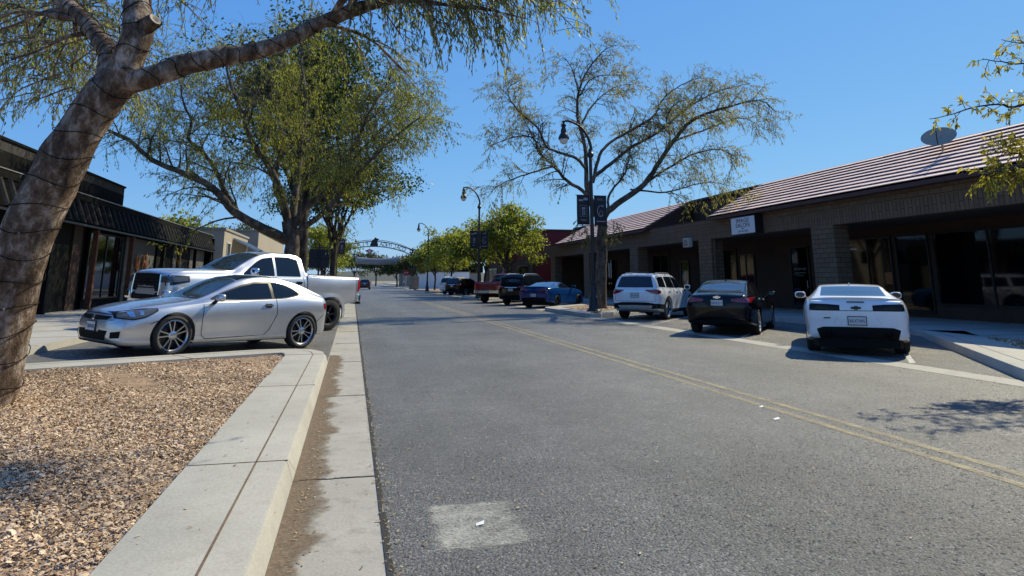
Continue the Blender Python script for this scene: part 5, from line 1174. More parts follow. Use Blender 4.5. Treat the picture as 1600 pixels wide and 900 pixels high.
# rust-coloured antler sculpture on the grey panel
an = empty("antler_artwork", (WX + .03, 36.1, 1.6), 0, "rust-orange branching metal artwork hung on the grey wall panel", "artwork")
mb = MB()
for pts in ([(0, .9, .2), (.05, .45, .75), (.05, .1, .5), (.03, -.1, -.2)], [(.05, .45, .75), (.06, .62, 1.15)], [(.05, .15, .55), (.06, .2, 1.0)], [(.03, -.1, -.2), (.05, -.6, .25), (.05, -.95, .5)], [(.05, -.6, .25), (.06, -.55, .95)], [(.05, -.85, .45), (.06, -1.0, 1.0)], [(.03, -.1, -.2), (.03, .0, -.55)], [(.05, .45, .75), (.05, .8, .8)]):
    mb.tube(spline(pts, .15), [.075 - .04 * i / max(1, len(spline(pts, .15)) - 1) for i in range(len(spline(pts, .15)))], 6)
mb.build("branches", M['orange'], an, smooth=50)

# beige buildings past it
bb = empty("beige_building", (0, 0, 0), 0, "beige flat-roofed building with a blue-grey metal porch roof beyond the black storefront", "building")
bx("wall", M['beige'], bb, -24, -9.55, 54.3, 66, ZS, 5.15); bx("roof_edge", M['beige2'], bb, -24.1, -9.45, 54.2, 66.1, 5.152, 5.32)
window(55.6, 57.0, 2.9, 4.3, (), bb, -9.55, 1, 'whitewall')
f = MB(); f.box(-12.2, -10.6, 54.22, 54.298, 2.9, 4.3); w_ = f.build("window", M['alloy'], bb); f = MB(); f.box(-12.1, -10.7, 54.21, 54.219, 3.0, 4.2); f.build("pane", M['shopglass'], w_)
mb = MB(); mb.add([(-9.5, 58, 4.75), (-9.5, 66, 4.75), (-6.7, 66, 3.3), (-6.7, 58, 3.3), (-9.5, 58, 4.68), (-9.5, 66, 4.68), (-6.7, 66, 3.23), (-6.7, 58, 3.23)], [(0, 3, 2, 1), (4, 5, 6, 7), (0, 4, 7, 3), (1, 2, 6, 5), (2, 3, 7, 6)]); pr_ = mb.build("porch_roof", M['seam'], bb)
mb = MB()
for k in range(14):
    y = 58.1 + k * .6; V = []
    for x, z in ((-9.5, 4.752), (-6.7, 3.302)): V += [(x, y, z), (x, y, z + .05), (x, y + .04, z + .05), (x, y + .04, z)]
    mb.add(V, [(k2, (k2 + 1) % 4, 4 + (k2 + 1) % 4, 4 + k2) for k2 in range(4)] + [(0, 3, 2, 1), (4, 5, 6, 7)])
mb.build("standing_seams", M['seam'], pr_)
for y in (58.3, 65.7): bx("porch_post", M['beige2'], bb, -6.95, -6.75, y - .1, y + .1, ZS, 3.22)
tb = empty("taupe_building", (0, 0, 0), 0, "farther taupe block with pale side wall, half hidden by the big tree", "building")
bx("wall", M['beige2'], tb, -24, -9.0, 68, 92, ZS, 6.0); bx("side_cladding", M['beige'], tb, -8.998, -8.9, 68, 92, ZS, 6.0); bx("roof_edge", M['beige2'], tb, -24, -8.8, 67.9, 92.1, 6.002, 6.15)
f = MB(); f.box(-8.898, -8.86, 72, 74, 2.2, 4); w_ = f.build("window", M['alloy'], tb); f = MB(); f.box(-8.858, -8.85, 72.1, 73.9, 2.3, 3.9); f.build("pane", M['shopglass'], w_)

# ------------------------------------------------------------------ street lamps with banners
def lamp(label, x, y, z0, mirror=1, grp="black street lamps along the kerb"):
    t = empty("street_lamp", (x, y, z0), 0, label, "street lamp", grp)
    mb = MB(); mb.lathe([(.30, 0), (.30, .06), (.25, .10), (.22, .16), (.20, .55), (.17, .62), (.15, .66), (.13, 1.0), (.115, 1.1)], 20); mb.build("base", M['black'], t, smooth=35)
    mb = MB(); mb.lathe([(.10, 1.05), (.085, 3.0), (.07, 6.75), (.0, 6.76)], 16); mb.lathe([(.07, 1.08), (.115, 1.12), (.12, 1.2), (.09, 1.26)], 16); mb.build("pole", M['black'], t, smooth=40)
    mb = MB(); mb.lathe([(.075, 6.5), (.14, 6.56), (.15, 6.68), (.09, 6.75), (.08, 6.85), (.06, 6.9)], 16); mb.build("collar", M['black'], t, smooth=40)
    s = -mirror; pts = spline([(0, 0, 6.6), (-.03 * -s * -1, 0, 7.0), (s * .12, 0, 7.45), (s * .42, 0, 7.85), (s * .8, 0, 8.05), (s * 1.08, 0, 8.09), (s * 1.2, 0, 8.02)], .08)
    mb = MB(); mb.tube(pts, [.07 - .028 * i / (len(pts) - 1) for i in range(len(pts))], 10); mb.build("arm", M['black'], t, smooth=50)
    T = Matrix.Translation((s * 1.2, 0, 7.12))
    mb = MB(); mb.lathe([(.0, .98), (.05, .97), (.06, .9), (.04, .85), (.10, .80), (.12, .74), (.08, .68), (.11, .60), (.13, .50), (.12, .44), (.16, .38), (.20, .30), (.235, .20), (.24, .15), (.23, .14), (.1, .17), (.0, .18)], 20, T); o = mb.build("lantern", M['black'], t, smooth=40)
    mb = MB(); mb.lathe([(.19, .15), (.18, .06), (.14, -.02), (.07, -.07), (.0, -.08)], 18, T); mb.build("globe", M['lampglass'], o, smooth=60)
    for zz in (3.55, 4.85):
        mb = MB(); mb.tube([(-.72, 0, zz), (.72, 0, zz)], .013, 6); mb.build("banner_rod", M['black'], t)
    return t
def banner(label, x, y, z0, art):
    t = empty("street_banner", (x, y, z0), 0, label, "banner", "dark cloth banners on the lamp posts")
    V = []; nx, nz = 9, 13
    for j in range(nz):
        for i in range(nx):
            u, v = i / (nx - 1), j / (nz - 1); V.append((-.285 + .57 * u, .016 * sin(u * 5 + v * 4) * sin(pi * v), -1.28 + 1.28 * v))
    F = [(j * nx + i, j * nx + i + 1, (j + 1) * nx + i + 1, (j + 1) * nx + i) for j in range(nz - 1) for i in range(nx - 1)]
    mb = MB(); mb.add(V, F); o = mb.build("cloth", M['banner'], t, smooth=60); sd_ = o.modifiers.new("s", 'SOLIDIFY'); sd_.thickness = .006
    if art == 1:
        mb = MB()
        for a, b, c, d in ((-.16, .16, -.94, -.93), (-.16, .16, -.46, -.45), (-.16, -.15, -.94, -.45), (.15, .16, -.94, -.45), (-.07, .09, -.62, -.54), (-.05, -.01, -.9, -.62), (.04, .07, -.88, -.66), (-.2, .0, -.28, -.2), (.02, .2, -.24, -.13), (-.12, .12, -1.1, -1.07)):
            mb.box(a, b, -.026, -.022, c, d)
        mb.build("printed_picture", M['banner_art'], t)
    else:
        mb = MB(); pts = [(.10 + .02 * cos(a) if False else .155 * cos(a) * (1 - .02 * a), -.025, -.68 + .25 * sin(a) * (1 - .02 * a)) for a in np.linspace(.9, 5.6, 30)]
        pts = [(.12, -.025, -.40)] + pts; mb.tube(spline(pts, .02), .017, 6)
        p2 = [(.02 + .075 * cos(a), -.025, -.76 + .11 * sin(a)) for a in np.linspace(0, 6.28, 20)]; mb.tube(p2, .011, 5)
        for a, b, c, d in ((-.16, .16, -.20, -.185), (-.14, .1, -.155, -.14), (-.2, .2, -1.13, -1.09)): mb.box(a, b, -.026, -.022, c, d)
        mb.build("printed_monogram", M['banner_art'], t)
    return t
lamp("tall black street lamp with two banners on the kerbed bed beside the sparse tree", 9.85, 27.0, .15)
banner("near left-hand dark banner with a small framed picture", 9.85 - .38, 27.0, 5.02, 1); banner("near dark banner with a curling letter monogram", 9.85 + .40, 27.0, 5.0, 2)
lamp("middle black street lamp with two small dark banners, by the bright green trees", 9.0, 49.0, .15)
banner("small dark picture banner on the middle lamp post", 9.0 - .38, 49.0, 5.02, 1); banner("small dark monogram banner on the middle lamp post", 9.0 + .40, 49.0, 5.0, 2)
lamp("farthest bare black street lamp near the street arch", 8.8, 82.0, .15)
lamp("black street lamp on the left kerb half hidden behind the big tree", -1.45, 62.0, .15, -1)
banner("dark banner on the left-hand lamp post, seen above the pickup bed", -1.45 + .40, 62.0, 5.0, 1)
banner("dark banner half covered by leaves on the left-hand lamp post", -1.45 - .40, 62.0, 5.0, 2)

# black-backed notice board on a post behind the pickup
nb = empty("notice_board", (-1.2, 25.4, .15), 0, "square black sign on a slim grey post, above the bed of the silver pickup", "sign")
mb = MB(); mb.tube([(0, 0, 0), (0, 0, 2.6)], .03, 8); mb.build("post", M['alloy_d'], nb)
mb = MB(); mb.box(-.36, .36, .035, .06, 1.72, 2.38); o = mb.build("panel", M['signblack'], nb)
mb = MB(); mb.box(-.38, .38, .061, .067, 2.44, 2.46); mb.box(-.36, .36, -.02, .034, 2.1, 2.13); mb.build("bracket", M['black'], nb)

# ------------------------------------------------------------------ gateway arch across the street
ga = empty("gateway_arch", (2.9, 100, 0), 0, "black steel street arch with cut-out letters and a horse figure, seen from behind", "arch")
AC, HW = 0.0, 6.0
def az_(x, top): return (6.95 if top else 6.25) - ((x / HW) ** 2) * 1.45
for top in (0, 1, 2):
    pts = [(x, 0, az_(x, top > 0) + (.22 if top == 2 else 0) * (1 - (x / HW) ** 2 * .6)) for x in np.linspace(-HW, HW, 33)]
    mb = MB(); mb.tube(pts, .065 if top < 2 else .04, 8); mb.build("arch_rail", M['black'], ga, smooth=50)
for x in np.linspace(-5.6, 5.6, 9):
    if abs(x) > 3.9: mb = MB(); mb.tube([(x, 0, az_(x, 0)), (x + .35, 0, az_(x + .35, 1))], .03, 6); mb.build("brace", M['black'], ga)
def arch_word(word, x0, x1):
    bm = bmesh.new(); n = len(word)
    for i, ch in enumerate(word):
        x = x0 + (x1 - x0) * (i + .5) / n; me = text_mesh(ch, .78, .03)
        slope = atan2(-2 * x / HW ** 2 * 1.45, 1); zc = (az_(x, 0) + az_(x, 1)) / 2 - .02
        # lettering faces the far side of the arch
        me.transform(Matrix.Translation((x, 0, zc)) @ Matrix.Rotation(-slope, 4, 'Y') @ frame_mat((0, 0, 0), (-1, 0, 0), (0, 0, 1))); bm.from_mesh(me); bpy.data.meshes.remove(me)
    me = bpy.data.meshes.new("lettering"); bm.to_mesh(me); bm.free(); link("lettering", me, M['black'], ga)
arch_word("COALINGA", 4.6, .75); arch_word("PLAZA", -.75, -3.6)
mb = MB(); T = Matrix(((1, 0, 0, 0), (0, 0, 1, 0), (0, 1, 0, 0), (0, 0, 0, 1)))
mb.prism([(.5, 6.2), (.55, 6.55), (.42, 6.85), (.5, 7.1), (.62, 7.2), (.55, 7.36), (.3, 7.42), (.1, 7.58), (-.02, 7.4), (-.2, 7.2), (-.42, 7.02), (-.5, 6.75), (-.62, 6.5), (-.55, 6.2)], -.05, .05, T); mb.build("horse_figure", M['black'], ga)
mb = MB(); mb.prism([(-1.35, 5.6), (-1.0, 5.74), (-.65, 5.9), (-.3, 5.74), (.05, 5.6), (-.3, 5.46), (-.65, 5.3), (-1.0, 5.46)], -.04, .04, T); em = mb.build("red_emblem", M['stop'], ga)
mb = MB(); mb.lathe([(.0, -.05), (.17, -.05), (.17, .05), (.0, .05)], 16, Matrix.Translation((-.65, 0, 5.6)) @ Matrix.Rotation(pi / 2, 4, 'X')); mb.build("emblem_disc", M['whitewall'], em)
mb = MB(); mb.tube([(-.65, 0, 5.88), (-.65, 0, 6.3)], .02, 6); mb.build("emblem_hanger", M['black'], ga)
for s in (-1, 1):
    bx("stone_base", M['stone'], ga, s * 5.9 - .65, s * 5.9 + .65, -.65, .65, .15, 2.0)
    mb = MB()
    for dx in (-.4, .4):
        for dy in (-.3, .3): mb.box(s * 5.9 + dx - .05, s * 5.9 + dx + .05, dy - .05, dy + .05, 2.003, 6.1)
    for zz in (2.6, 3.4, 4.2, 5.0, 5.8): mb.box(s * 5.9 - .348, s * 5.9 + .348, -.34, -.26, zz, zz + .07); mb.box(s * 5.9 - .348, s * 5.9 + .348, .26, .34, zz, zz + .07)
    for k in range(7): a = k * .9; mb.tube([(s * 5.9 - .3 + .1 * k, .0, 2.6 + .5 * k), (s * 5.9 + .3 * sin(a), .1, 3.0 + .5 * k)], .06, 6)
    mb.build("steel_tower", M['black'], ga)
# cloth banner strung across the street farther on
sb = empty("hanging_street_banner", (4.6, 132, .4), 0, "pale grey cloth banner strung across the street beyond the arch", "banner")
V = []
for i in range(25):
    u = i / 24; x = -4.2 + 8.6 * u; sg_ = .35 * (4 * (u - .5) ** 2) - .1; V += [(x, .1 * sin(u * 9), 5.25 + sg_), (x, .1 * sin(u * 9 + .6), 4.0 + sg_ * .5)]
mb = MB(); mb.add(V, [(2 * i, 2 * i + 1, 2 * i + 3, 2 * i + 2) for i in range(24)]); o = mb.build("cloth", pbr("pale_cloth", (.26, .26, .275), .8, var=.2, scale=1.2), sb, smooth=60); o.modifiers.new("s", 'SOLIDIFY').thickness = .02
mb = MB(); mb.box(-2.8, 2.6, -.13, -.125, 4.55, 4.8); mb.build("printed_stripe", pbr("faded_red", (.34, .22, .22), .8), sb)
for s in (-4.3, 4.6): mb = MB(); mb.tube([(s, 0, 0), (s * 1.02, 0, 6)], .07, 8); mb.build("pole", M['alloy_d'], sb)
# stop sign, white wall, dark far building
st = empty("stop_sign", (7.25, 95, .0), 0, "red octagonal stop sign in front of the stone base of the arch", "sign")
mb = MB(); mb.tube([(0, 0, 0), (0, 0, 2.2)], .035, 8); mb.build("post", M['alloy'], st)
mb = MB(); mb.prism([(.4 * cos(pi / 8 + k * pi / 4), 2.45 + .4 * sin(pi / 8 + k * pi / 4)) for k in range(8)], -.045, -.035, T); o = mb.build("sign_plate", M['stop'], st); put_text("sign_lettering", "STOP", .26, (0, -.049, 2.45), (1, 0, 0), (0, 0, 1), M['sign'], o, .001)
ww = empty("white_wall", (0, 0, 0), 0, "long plain white wall at the far corner behind the farthest lamp post", "wall")
bx("panel", M['whitewall'], ww, 10.4, 19, 112, 112.3, 0, 2.7); bx("coping", M['greybox'], ww, 10.3, 19.1, 111.95, 112.35, 2.702, 2.8)
fb = empty("far_dark_building", (0, 0, 0), 0, "dark-roofed low building far down the street beside the stop sign", "building")
bx("wall", M['beige2'], fb, 12.2, 30, 160, 185, 0, 3.2); bx("roof", M['fascia'], fb, 11.8, 30.4, 159.6, 185.4, 3.202, 5.4); window(163, 168, .8, 2.5, (165.5,), fb, 12.2)
# ------------------------------------------------------------------ trees
from mathutils import noise as mnoise
class Tree:
    def __init__(s, seed): s.r = random.Random(seed); s.tubes = []; s.lp = []; s.ld = []
    def limb(s, pts, r0, r1, step=.25, n=8, jit=.0, power=1.):
        P = spline(pts, step); k = len(P)
        if jit:
            for i in range(1, k - 1): P[i] = P[i] + Vector((s.r.gauss(0, jit), s.r.gauss(0, jit), s.r.gauss(0, jit)))
        rad = [r1 + (r0 - r1) * (1 - i / (k - 1)) ** power for i in range(k)]
        s.tubes.append((P, rad, n)); return (P, rad)
    def rnd(s):
        while True:
            v = Vector((s.r.uniform(-1, 1), s.r.uniform(-1, 1), s.r.uniform(-1, 1)))
            if .05 < v.length < 1: return v.normalized()
    def grow(s, p, d, length, r0, droop, wander, step, n, r1=.003):
        P = [p.copy()]; d = d.normalized(); k = max(3, int(length / step)); st = length / k
        for i in range(k):
            d = (d + s.rnd() * wander + Vector((0, 0, -droop * (i / k + .25)))).normalized(); P.append(P[-1] + d * st)
        rad = [r1 + (r0 - r1) * (1 - i / k) for i in range(k + 1)]; s.tubes.append((P, rad, n)); return (P, rad)
    def sprout(s, limb, count, ln, rfac, t0=.25, t1=1., up=.25, fwd=.7, out=.9, droop=.05, wander=.18, step=.25, n=5, bias=None, rmax=.05):
        P, rad = limb; res = []
        for c in range(count):
            t = t0 + (t1 - t0) * ((c + s.r.random()) / count); f = t * (len(P) - 1); i = min(int(f), len(P) - 2)
            b = P[i].lerp(P[i + 1], f - i); tg = (P[i + 1] - P[i]).normalized(); side = s.rnd(); side = (side - tg * side.dot(tg)).normalized()
            d = tg * fwd + side * out + Vector((0, 0, up))
            if bias is not None: d = d + bias
            L_ = s.r.uniform(*ln) * (1.1 - .45 * t); r0 = min(rmax, rad[i] * rfac)
            res.append(s.grow(b, d, L_, max(.004, r0), droop, wander, step, n))
        return res
    gap = None
    def leaf(s, limb, per_m, spread, t0=.1, down=.5, rnd=.6):
        P, _ = limb; tot = 0
        if s.gap is not None:
            m_ = P[len(P) // 2]
            if mnoise.noise(m_ * s.gap[0] + Vector((3.1, 1.7, 9.2))) < s.gap[1]: return
        for i in range(len(P) - 1):
            if i / (len(P) - 1) < t0: continue
            sg_ = P[i + 1] - P[i]; l = sg_.length; k = per_m * l; k = int(k) + (s.r.random() < k - int(k))
            tg = sg_.normalized()
            for _ in range(k):
                p = P[i] + sg_ * s.r.random() + s.rnd() * (spread * s.r.random())
                s.lp.append(p); s.ld.append(tg * .6 + s.rnd() * rnd + Vector((0, 0, -down)))
    def clump(s, c, rx, ry, rz, n, hollow=.55, down=.3):
        for _ in range(n):
            v = s.rnd(); q = hollow + (1 - hollow) * s.r.random() ** .6; p = Vector((c[0] + v.x * rx * q, c[1] + v.y * ry * q, c[2] + v.z * rz * q))
            s.lp.append(p); s.ld.append(s.rnd() + Vector((0, 0, -down)))
    def build(s, name, label, cat, group, bark, leafm, size, asp=.3, origin=None, rough=0.):
        o = empty(name, origin, 0, label, cat, group); og = Vector(origin)
        mb = MB(); tw = MB()
        for P, rad, n in s.tubes:
            (mb if rad[0] > .02 else tw).tube([p - og for p in P], rad, n, caps=False)
        tk = mb.build("trunk", bark, o, smooth=80)
        if rough:
            for v in tk.data.vertices:
                c = v.co; q = mnoise.fractal(Vector((c.x * 4, c.y * 4, c.z * 2.2)), 1., 2., 5) * rough + max(0, mnoise.noise(Vector((c.x * 2.3 + 7, c.y * 2.3, c.z * 1.6))) - .25) * rough * 2.2
                v.co = c + v.normal * max(q, -.3 * rough)
            tk.data.update()
        if tw.v: tk = tw.build("twigs", bark, o); tag(tk, kind="stuff")
        cr = leaf_mesh("crown", s.lp, s.ld, size, asp, leafm, o, og, s.r.randrange(1 << 30)); return o
def leaf_mesh(name, lp, ld, size, asp, m, parent, og, seed):
    g = np.random.default_rng(seed); n = len(lp); p = np.array([tuple(v) for v in lp]) - np.array(tuple(og)); d = np.array([tuple(v) for v in ld])
    d /= np.linalg.norm(d, axis=1, keepdims=True) + 1e-9; q = g.normal(size=(n, 3)); s_ = np.cross(d, q); s_ /= np.linalg.norm(s_, axis=1, keepdims=True) + 1e-9; u = np.cross(s_, d)
    L_ = size * g.uniform(.6, 1.35, n)[:, None]; W_ = L_ * asp * g.uniform(.8, 1.2, n)[:, None]
    a = p; b = p + d * L_ * .45 + s_ * W_ * .5 + u * L_ * .06; c = p + d * L_ - u * L_ * .12; e = p + d * L_ * .45 - s_ * W_ * .5 + u * L_ * .06
    V = np.stack([a, b, c, e], 1).reshape(-1, 3); F = (np.arange(n) * 4)[:, None] + np.array([[0, 1, 2, 3]])
    return mesh_np(name, V, F, m, parent)
def IP(pts, Y, dy=0.):
    """limb outline measured at a distance, pushed to and fro so the crown has depth"""
    n = len(pts); return [U(a, b, Y + dy * i / max(1, n - 1)) for i, (a, b) in enumerate(pts)]

# ---- near leaning tree wrapped in string lights
T0 = Tree(21); YT = 8.1
tr = [Vector((-3.66, YT, .02))] + IP([(-20, 600), (2, 500), (24, 420), (48, 355), (80, 285), (118, 218), (155, 160), (203, 112)], YT, -.5)
base = tr[0]
trunk0 = T0.limb(tr, .295, .185, .06, 44, .0, .8)
cr_ = tr[-1]
lA = T0.limb([tr[-2].lerp(cr_, .6)] + IP([(212, 60), (215, 5), (222, -60), (250, -160)], YT - .5, .6), .165, .10, .06, 36, .0)
lB = T0.limb([tr[-3].lerp(tr[-2], .6)] + IP([(172, 95), (150, 55), (120, 20), (85, -12), (20, -60), (-60, -110)], YT - .3, 1.8), .105, .06, .06, 28, .0)
lC = T0.limb([tr[-2].lerp(cr_, .5)] + IP([(232, 122), (290, 101), (345, 89), (400, 80), (450, 62), (500, 36), (560, 13), (620, -5), (700, -40), (800, -75)], YT - .6, .4), .125, .045, .06, 28, .0)
sp0 = min(lA[0], key=lambda p: (p - U(213, 52, YT - .4)).length)
stub = T0.limb([sp0, sp0 + Vector((.12, -.08, .03)), sp0 + Vector((.205, -.14, .085))], .105, .066, .03, 20)
for lm, cnt, ln, t0, bias in ((lC, 26, (1.4, 3.0), .45, Vector((.25, .0, .3))), (lB, 16, (1.5, 3.2), .25, Vector((-.2, .5, .0))), (lA, 16, (2., 3.5), .5, None)):
    for b in T0.sprout(lm, cnt, ln, .4, t0, 1., .35, .6, .9, .10, .16, .2, 6, bias, .035):
        for c in T0.sprout(b, 9, (.5, 1.1), .5, .15, 1., -.1, .6, .9, .28, .15, .12, 4): T0.leaf(c, 30, .06, .05, .9)
# hanging sprays seen against the sky
def spray(T, p, d, ln, nt, per, dr=.3, tl=(.4, .9)):
    b = T.grow(p, d, ln, .016, dr * .5, .14, .15, 5)
    for c in T.sprout(b, nt, tl, .5, .1, 1., -.2, .6, .8, dr, .14, .1, 4): T.leaf(c, per, .05, .0, .9)
for (a, b_), (dx, dz), ln in (((640, -20), (.8, -.25), 1.3), ((690, -10), (.9, -.3), 1.3), ((730, -25), (1, -.15), 1.1), ((770, -15), (.9, -.25), .9), ((600, -15), (.6, -.5), 1.0), ((560, -5), (.5, -.5), .9), ((660, -30), (.5, -.6), 1.0), ((705, -30), (.4, -.7), 1.1), ((820, -25), (.6, -.3), .6), ((530, 0), (.3, -.5), .7), ((620, 5), (.9, -.35), .9), ((745, 0), (.5, -.6), .7)):
    spray(T0, U(a, b_ - 22, 7.6 + T0.r.uniform(-.5, .5)), Vector((dx, T0.r.uniform(-.3, .3), dz)), ln, 9, 26)
for (a, b_) in ((20, 10), (60, 0), (100, 30), (30, 60), (70, 80), (10, 110), (110, 90), (50, 130), (95, 140), (130, 120), (20, 150), (150, 60), (-20, 60), (250, 10), (300, 0), (350, -10), (400, -20), (440, -15)):
    yy = 11 + T0.r.uniform(-1, 1.5); spray(T0, U(a, b_ - 25, yy), Vector((T0.r.uniform(-.6, .6), T0.r.uniform(-.5, .5), -.1)), 1.3, 10, 22, .3)
for _ in range(78):
    a, b_ = T0.r.uniform(-30, 195), T0.r.uniform(-20, 165)
    if a < 60 and b_ > 150: continue
    yy = 12 + T0.r.uniform(-1.5, 2.); spray(T0, U(a, b_ - 20, yy), Vector((T0.r.uniform(-.7, .7), T0.r.uniform(-.5, .5), -.05)), 1.1, 9, 30, .28)
for _ in range(12): spray(T0, U(T0.r.uniform(540, 800), T0.r.uniform(-60, -8), 7.6 + T0.r.uniform(-.7, .9)), Vector((.7, T0.r.uniform(-.4, .4), -.3)), T0.r.uniform(.5, .9), 9, 34)
T0.build("street_tree", "leaning peeling-bark tree wound with light cable in the wood-chip bed, nearest on the left", "tree", "trees along the street", M['bark0'], M['leaf0'], .075, .26, (base.x, base.y, .0), rough=.022)
# knots and the sawn end
bq = MB(); e0 = stub[0][-1]; dd = (stub[0][-1] - stub[0][-3]).normalized(); bq.lathe([(.07, -.01), (.066, .004), (.045, -.002), (.03, -.02), (.0, -.024)], 20, Matrix.Translation(e0 - Vector((base.x, base.y, 0)) + dd * .006) @ dd.to_track_quat('Z', 'Y').to_matrix().to_4x4())
bq.build("sawn_limb_end", pbr("sawn_wood", (.36, .30, .24), .8, var=.3, scale=30), [o for o in COL.objects if o.name == "street_tree"][0], smooth=50)
# cable of string lights wound round trunk and limbs
sl_ = empty("string_lights", (base.x, base.y, 0), 0, "dark cable of small string lights wound round the leaning trunk and its limbs", "string lights"); og = Vector((base.x, base.y, 0))
def wind(limb, i0, i1, pitch, seed, bulbs=True):
    P, rad = limb; rad = [q + .006 for q in rad]; r = random.Random(seed); pts = []; a = r.random() * 6; bl = []
    i = i0 * (len(P) - 1); end = i1 * (len(P) - 1)
    while i < end - .01:
        k = int(i); f = i - k; p = P[k].lerp(P[min(k + 1, len(P) - 1)], f); t = (P[min(k + 1, len(P) - 1)] - P[max(k - 1, 0)]).normalized()
        u = t.cross(Vector((0, 1, .3))).normalized(); w_ = t.cross(u); rr = rad[k] * 1.0 + .010
        q = p + (u * cos(a) + w_ * sin(a)) * rr + t * .03 * sin(a * 2.3 + seed); pts.append(q - og)
        if r.random() < .05: bl.append(q - og + (u * cos(a) + w_ * sin(a)) * .012)
        a += .35; seg = (P[min(k + 1, len(P) - 1)] - P[k]).length or .1; i += .35 / (2 * pi) * pitch * r.uniform(.8, 1.2) / seg
    mb = MB(); mb.tube(pts, .0048, 5); mb.build("cable", M['cable'], sl_); return bl
BL = wind(trunk0, .02, .96, .27, 1) + wind(lC, .08, .8, .22, 2) + wind(lA, .05, .6, .24, 3) + wind(lB, .1, .7, .2, 4)
bm_ = MB(); bm_.lathe([(.0, -.012), (.008, -.008), (.009, .004), (.005, .014), (.0, .018)], 8); bme = bm_.mesh("bulb", 60)
for q in BL[:95]:
    o = bpy.data.objects.new("bulb", bme); COL.objects.link(o); o.parent = sl_; o.location = q
bme.materials.append(M['bulb'])

# ---- big drooping tree behind the pickup
def limbs(T, specs, Y, n=8):
    out = []
    for pts, r0, r1, dy in specs: out.append(T.limb(IP(pts, Y, dy), r0, r1, .3, n, .012))
    return out
T1 = Tree(5); T1.gap = (.62, -.20); Y1 = 27.2
b1 = Vector((-2.35, Y1, .1))
T1.limb([b1, b1 + Vector((.02, 0, 1.2))] + IP([(456, 385), (453, 358), (450, 345)], Y1), .36, .24, .25, 16, .012)
L1 = limbs(T1, [([(455, 378), (430, 366), (400, 351), (365, 331), (332, 294), (290, 272), (240, 251), (200, 218), (150, 195)], .20, .04, -2.5),
    ([(372, 335), (352, 300), (335, 262), (318, 238), (294, 216), (300, 190), (286, 160), (280, 125), (262, 95)], .12, .02, 1.5),
    ([(452, 352), (440, 305), (418, 255), (396, 226), (380, 180), (360, 130), (350, 80)], .17, .03, -2),
    ([(455, 350), (462, 300), (468, 240), (478, 160), (470, 90), (480, 50)], .16, .03, 1.5),
    ([(458, 355), (478, 322), (505, 305), (530, 280), (548, 240), (580, 170), (612, 118), (620, 95)], .15, .02, -1.),
    ([(458, 365), (490, 345), (520, 318), (560, 270), (610, 220), (660, 180)], .13, .02, -3.2),
    ([(455, 345), (430, 290), (440, 220), (430, 150), (420, 90)], .12, .02, 3),
    ([(515, 300), (560, 240), (600, 200), (650, 150)], .08, .015, 1.5)], Y1)
for i, lm in enumerate(L1):
    cnt = (20, 15, 18, 18, 26, 30, 15, 18)[i]
    for b in T1.sprout(lm, cnt, (1.3, 3.2), .45, .22, 1., .30, .6, .95, .10, .18, .3, 5, None, .045):
        for c in T1.sprout(b, 8, (.6, 1.5), .5, .15, 1., -.05, .5, .9, .26, .16, .2, 3, None, .012):
            if T1.r.random() < .94: T1.leaf(c, 31, .12, .0, .9)
# sunlit outer lobes of the crown
for cx, cy, sx, sy, nn, yo in ((615, 160, 56, 70, 130, -2.5), (560, 265, 45, 35, 36, -2), (255, 165, 62, 62, 95, .5), (330, 120, 55, 60, 80, 1), (300, 250, 40, 28, 16, .5), (420, 40, 40, 22, 22, 1.5)):
    for _ in range(nn):
        a, q = T1.r.uniform(0, 6.283), T1.r.random() ** .5; p = U(cx + sx * q * cos(a), cy + sy * q * sin(a), Y1 + yo + T1.r.uniform(-2.2, 2.2))
        b = T1.grow(p, Vector((T1.r.uniform(-.5, .9), T1.r.uniform(-.6, .6), -.1)), T1.r.uniform(.6, 1.4), .008, .25, .15, .2, 3)
        for c in T1.sprout(b, 5, (.4, .9), .6, .1, 1, -.2, .5, .8, .3, .15, .15, 3): T1.leaf(c, 26, .12, 0, 1.)
# extra hanging curtains filling the middle of the crown
for _ in range(230):
    px, py = T1.r.gauss(430, 75), T1.r.uniform(60, 290)
    if ((px - 435) / 170) ** 2 + ((py - 180) / 150) ** 2 > 1: continue
    p = U(px, py, Y1 + T1.r.uniform(-3.2, 3)); b = T1.grow(p, Vector((T1.r.uniform(-.6, .6), T1.r.uniform(-.6, .6), -.3)), T1.r.uniform(.7, 1.7), .01, .3, .15, .2, 3)
    for c in T1.sprout(b, 5, (.4, .9), .6, .1, 1, -.2, .5, .8, .3, .15, .15, 3): T1.leaf(c, 30, .12, 0, 1.)
T1.build("street_tree", "large drooping olive-green tree with thick forking limbs behind the silver pickup", "tree", "trees along the street", M['bark1'], M['leaf1'], .105, .27, tuple(b1))

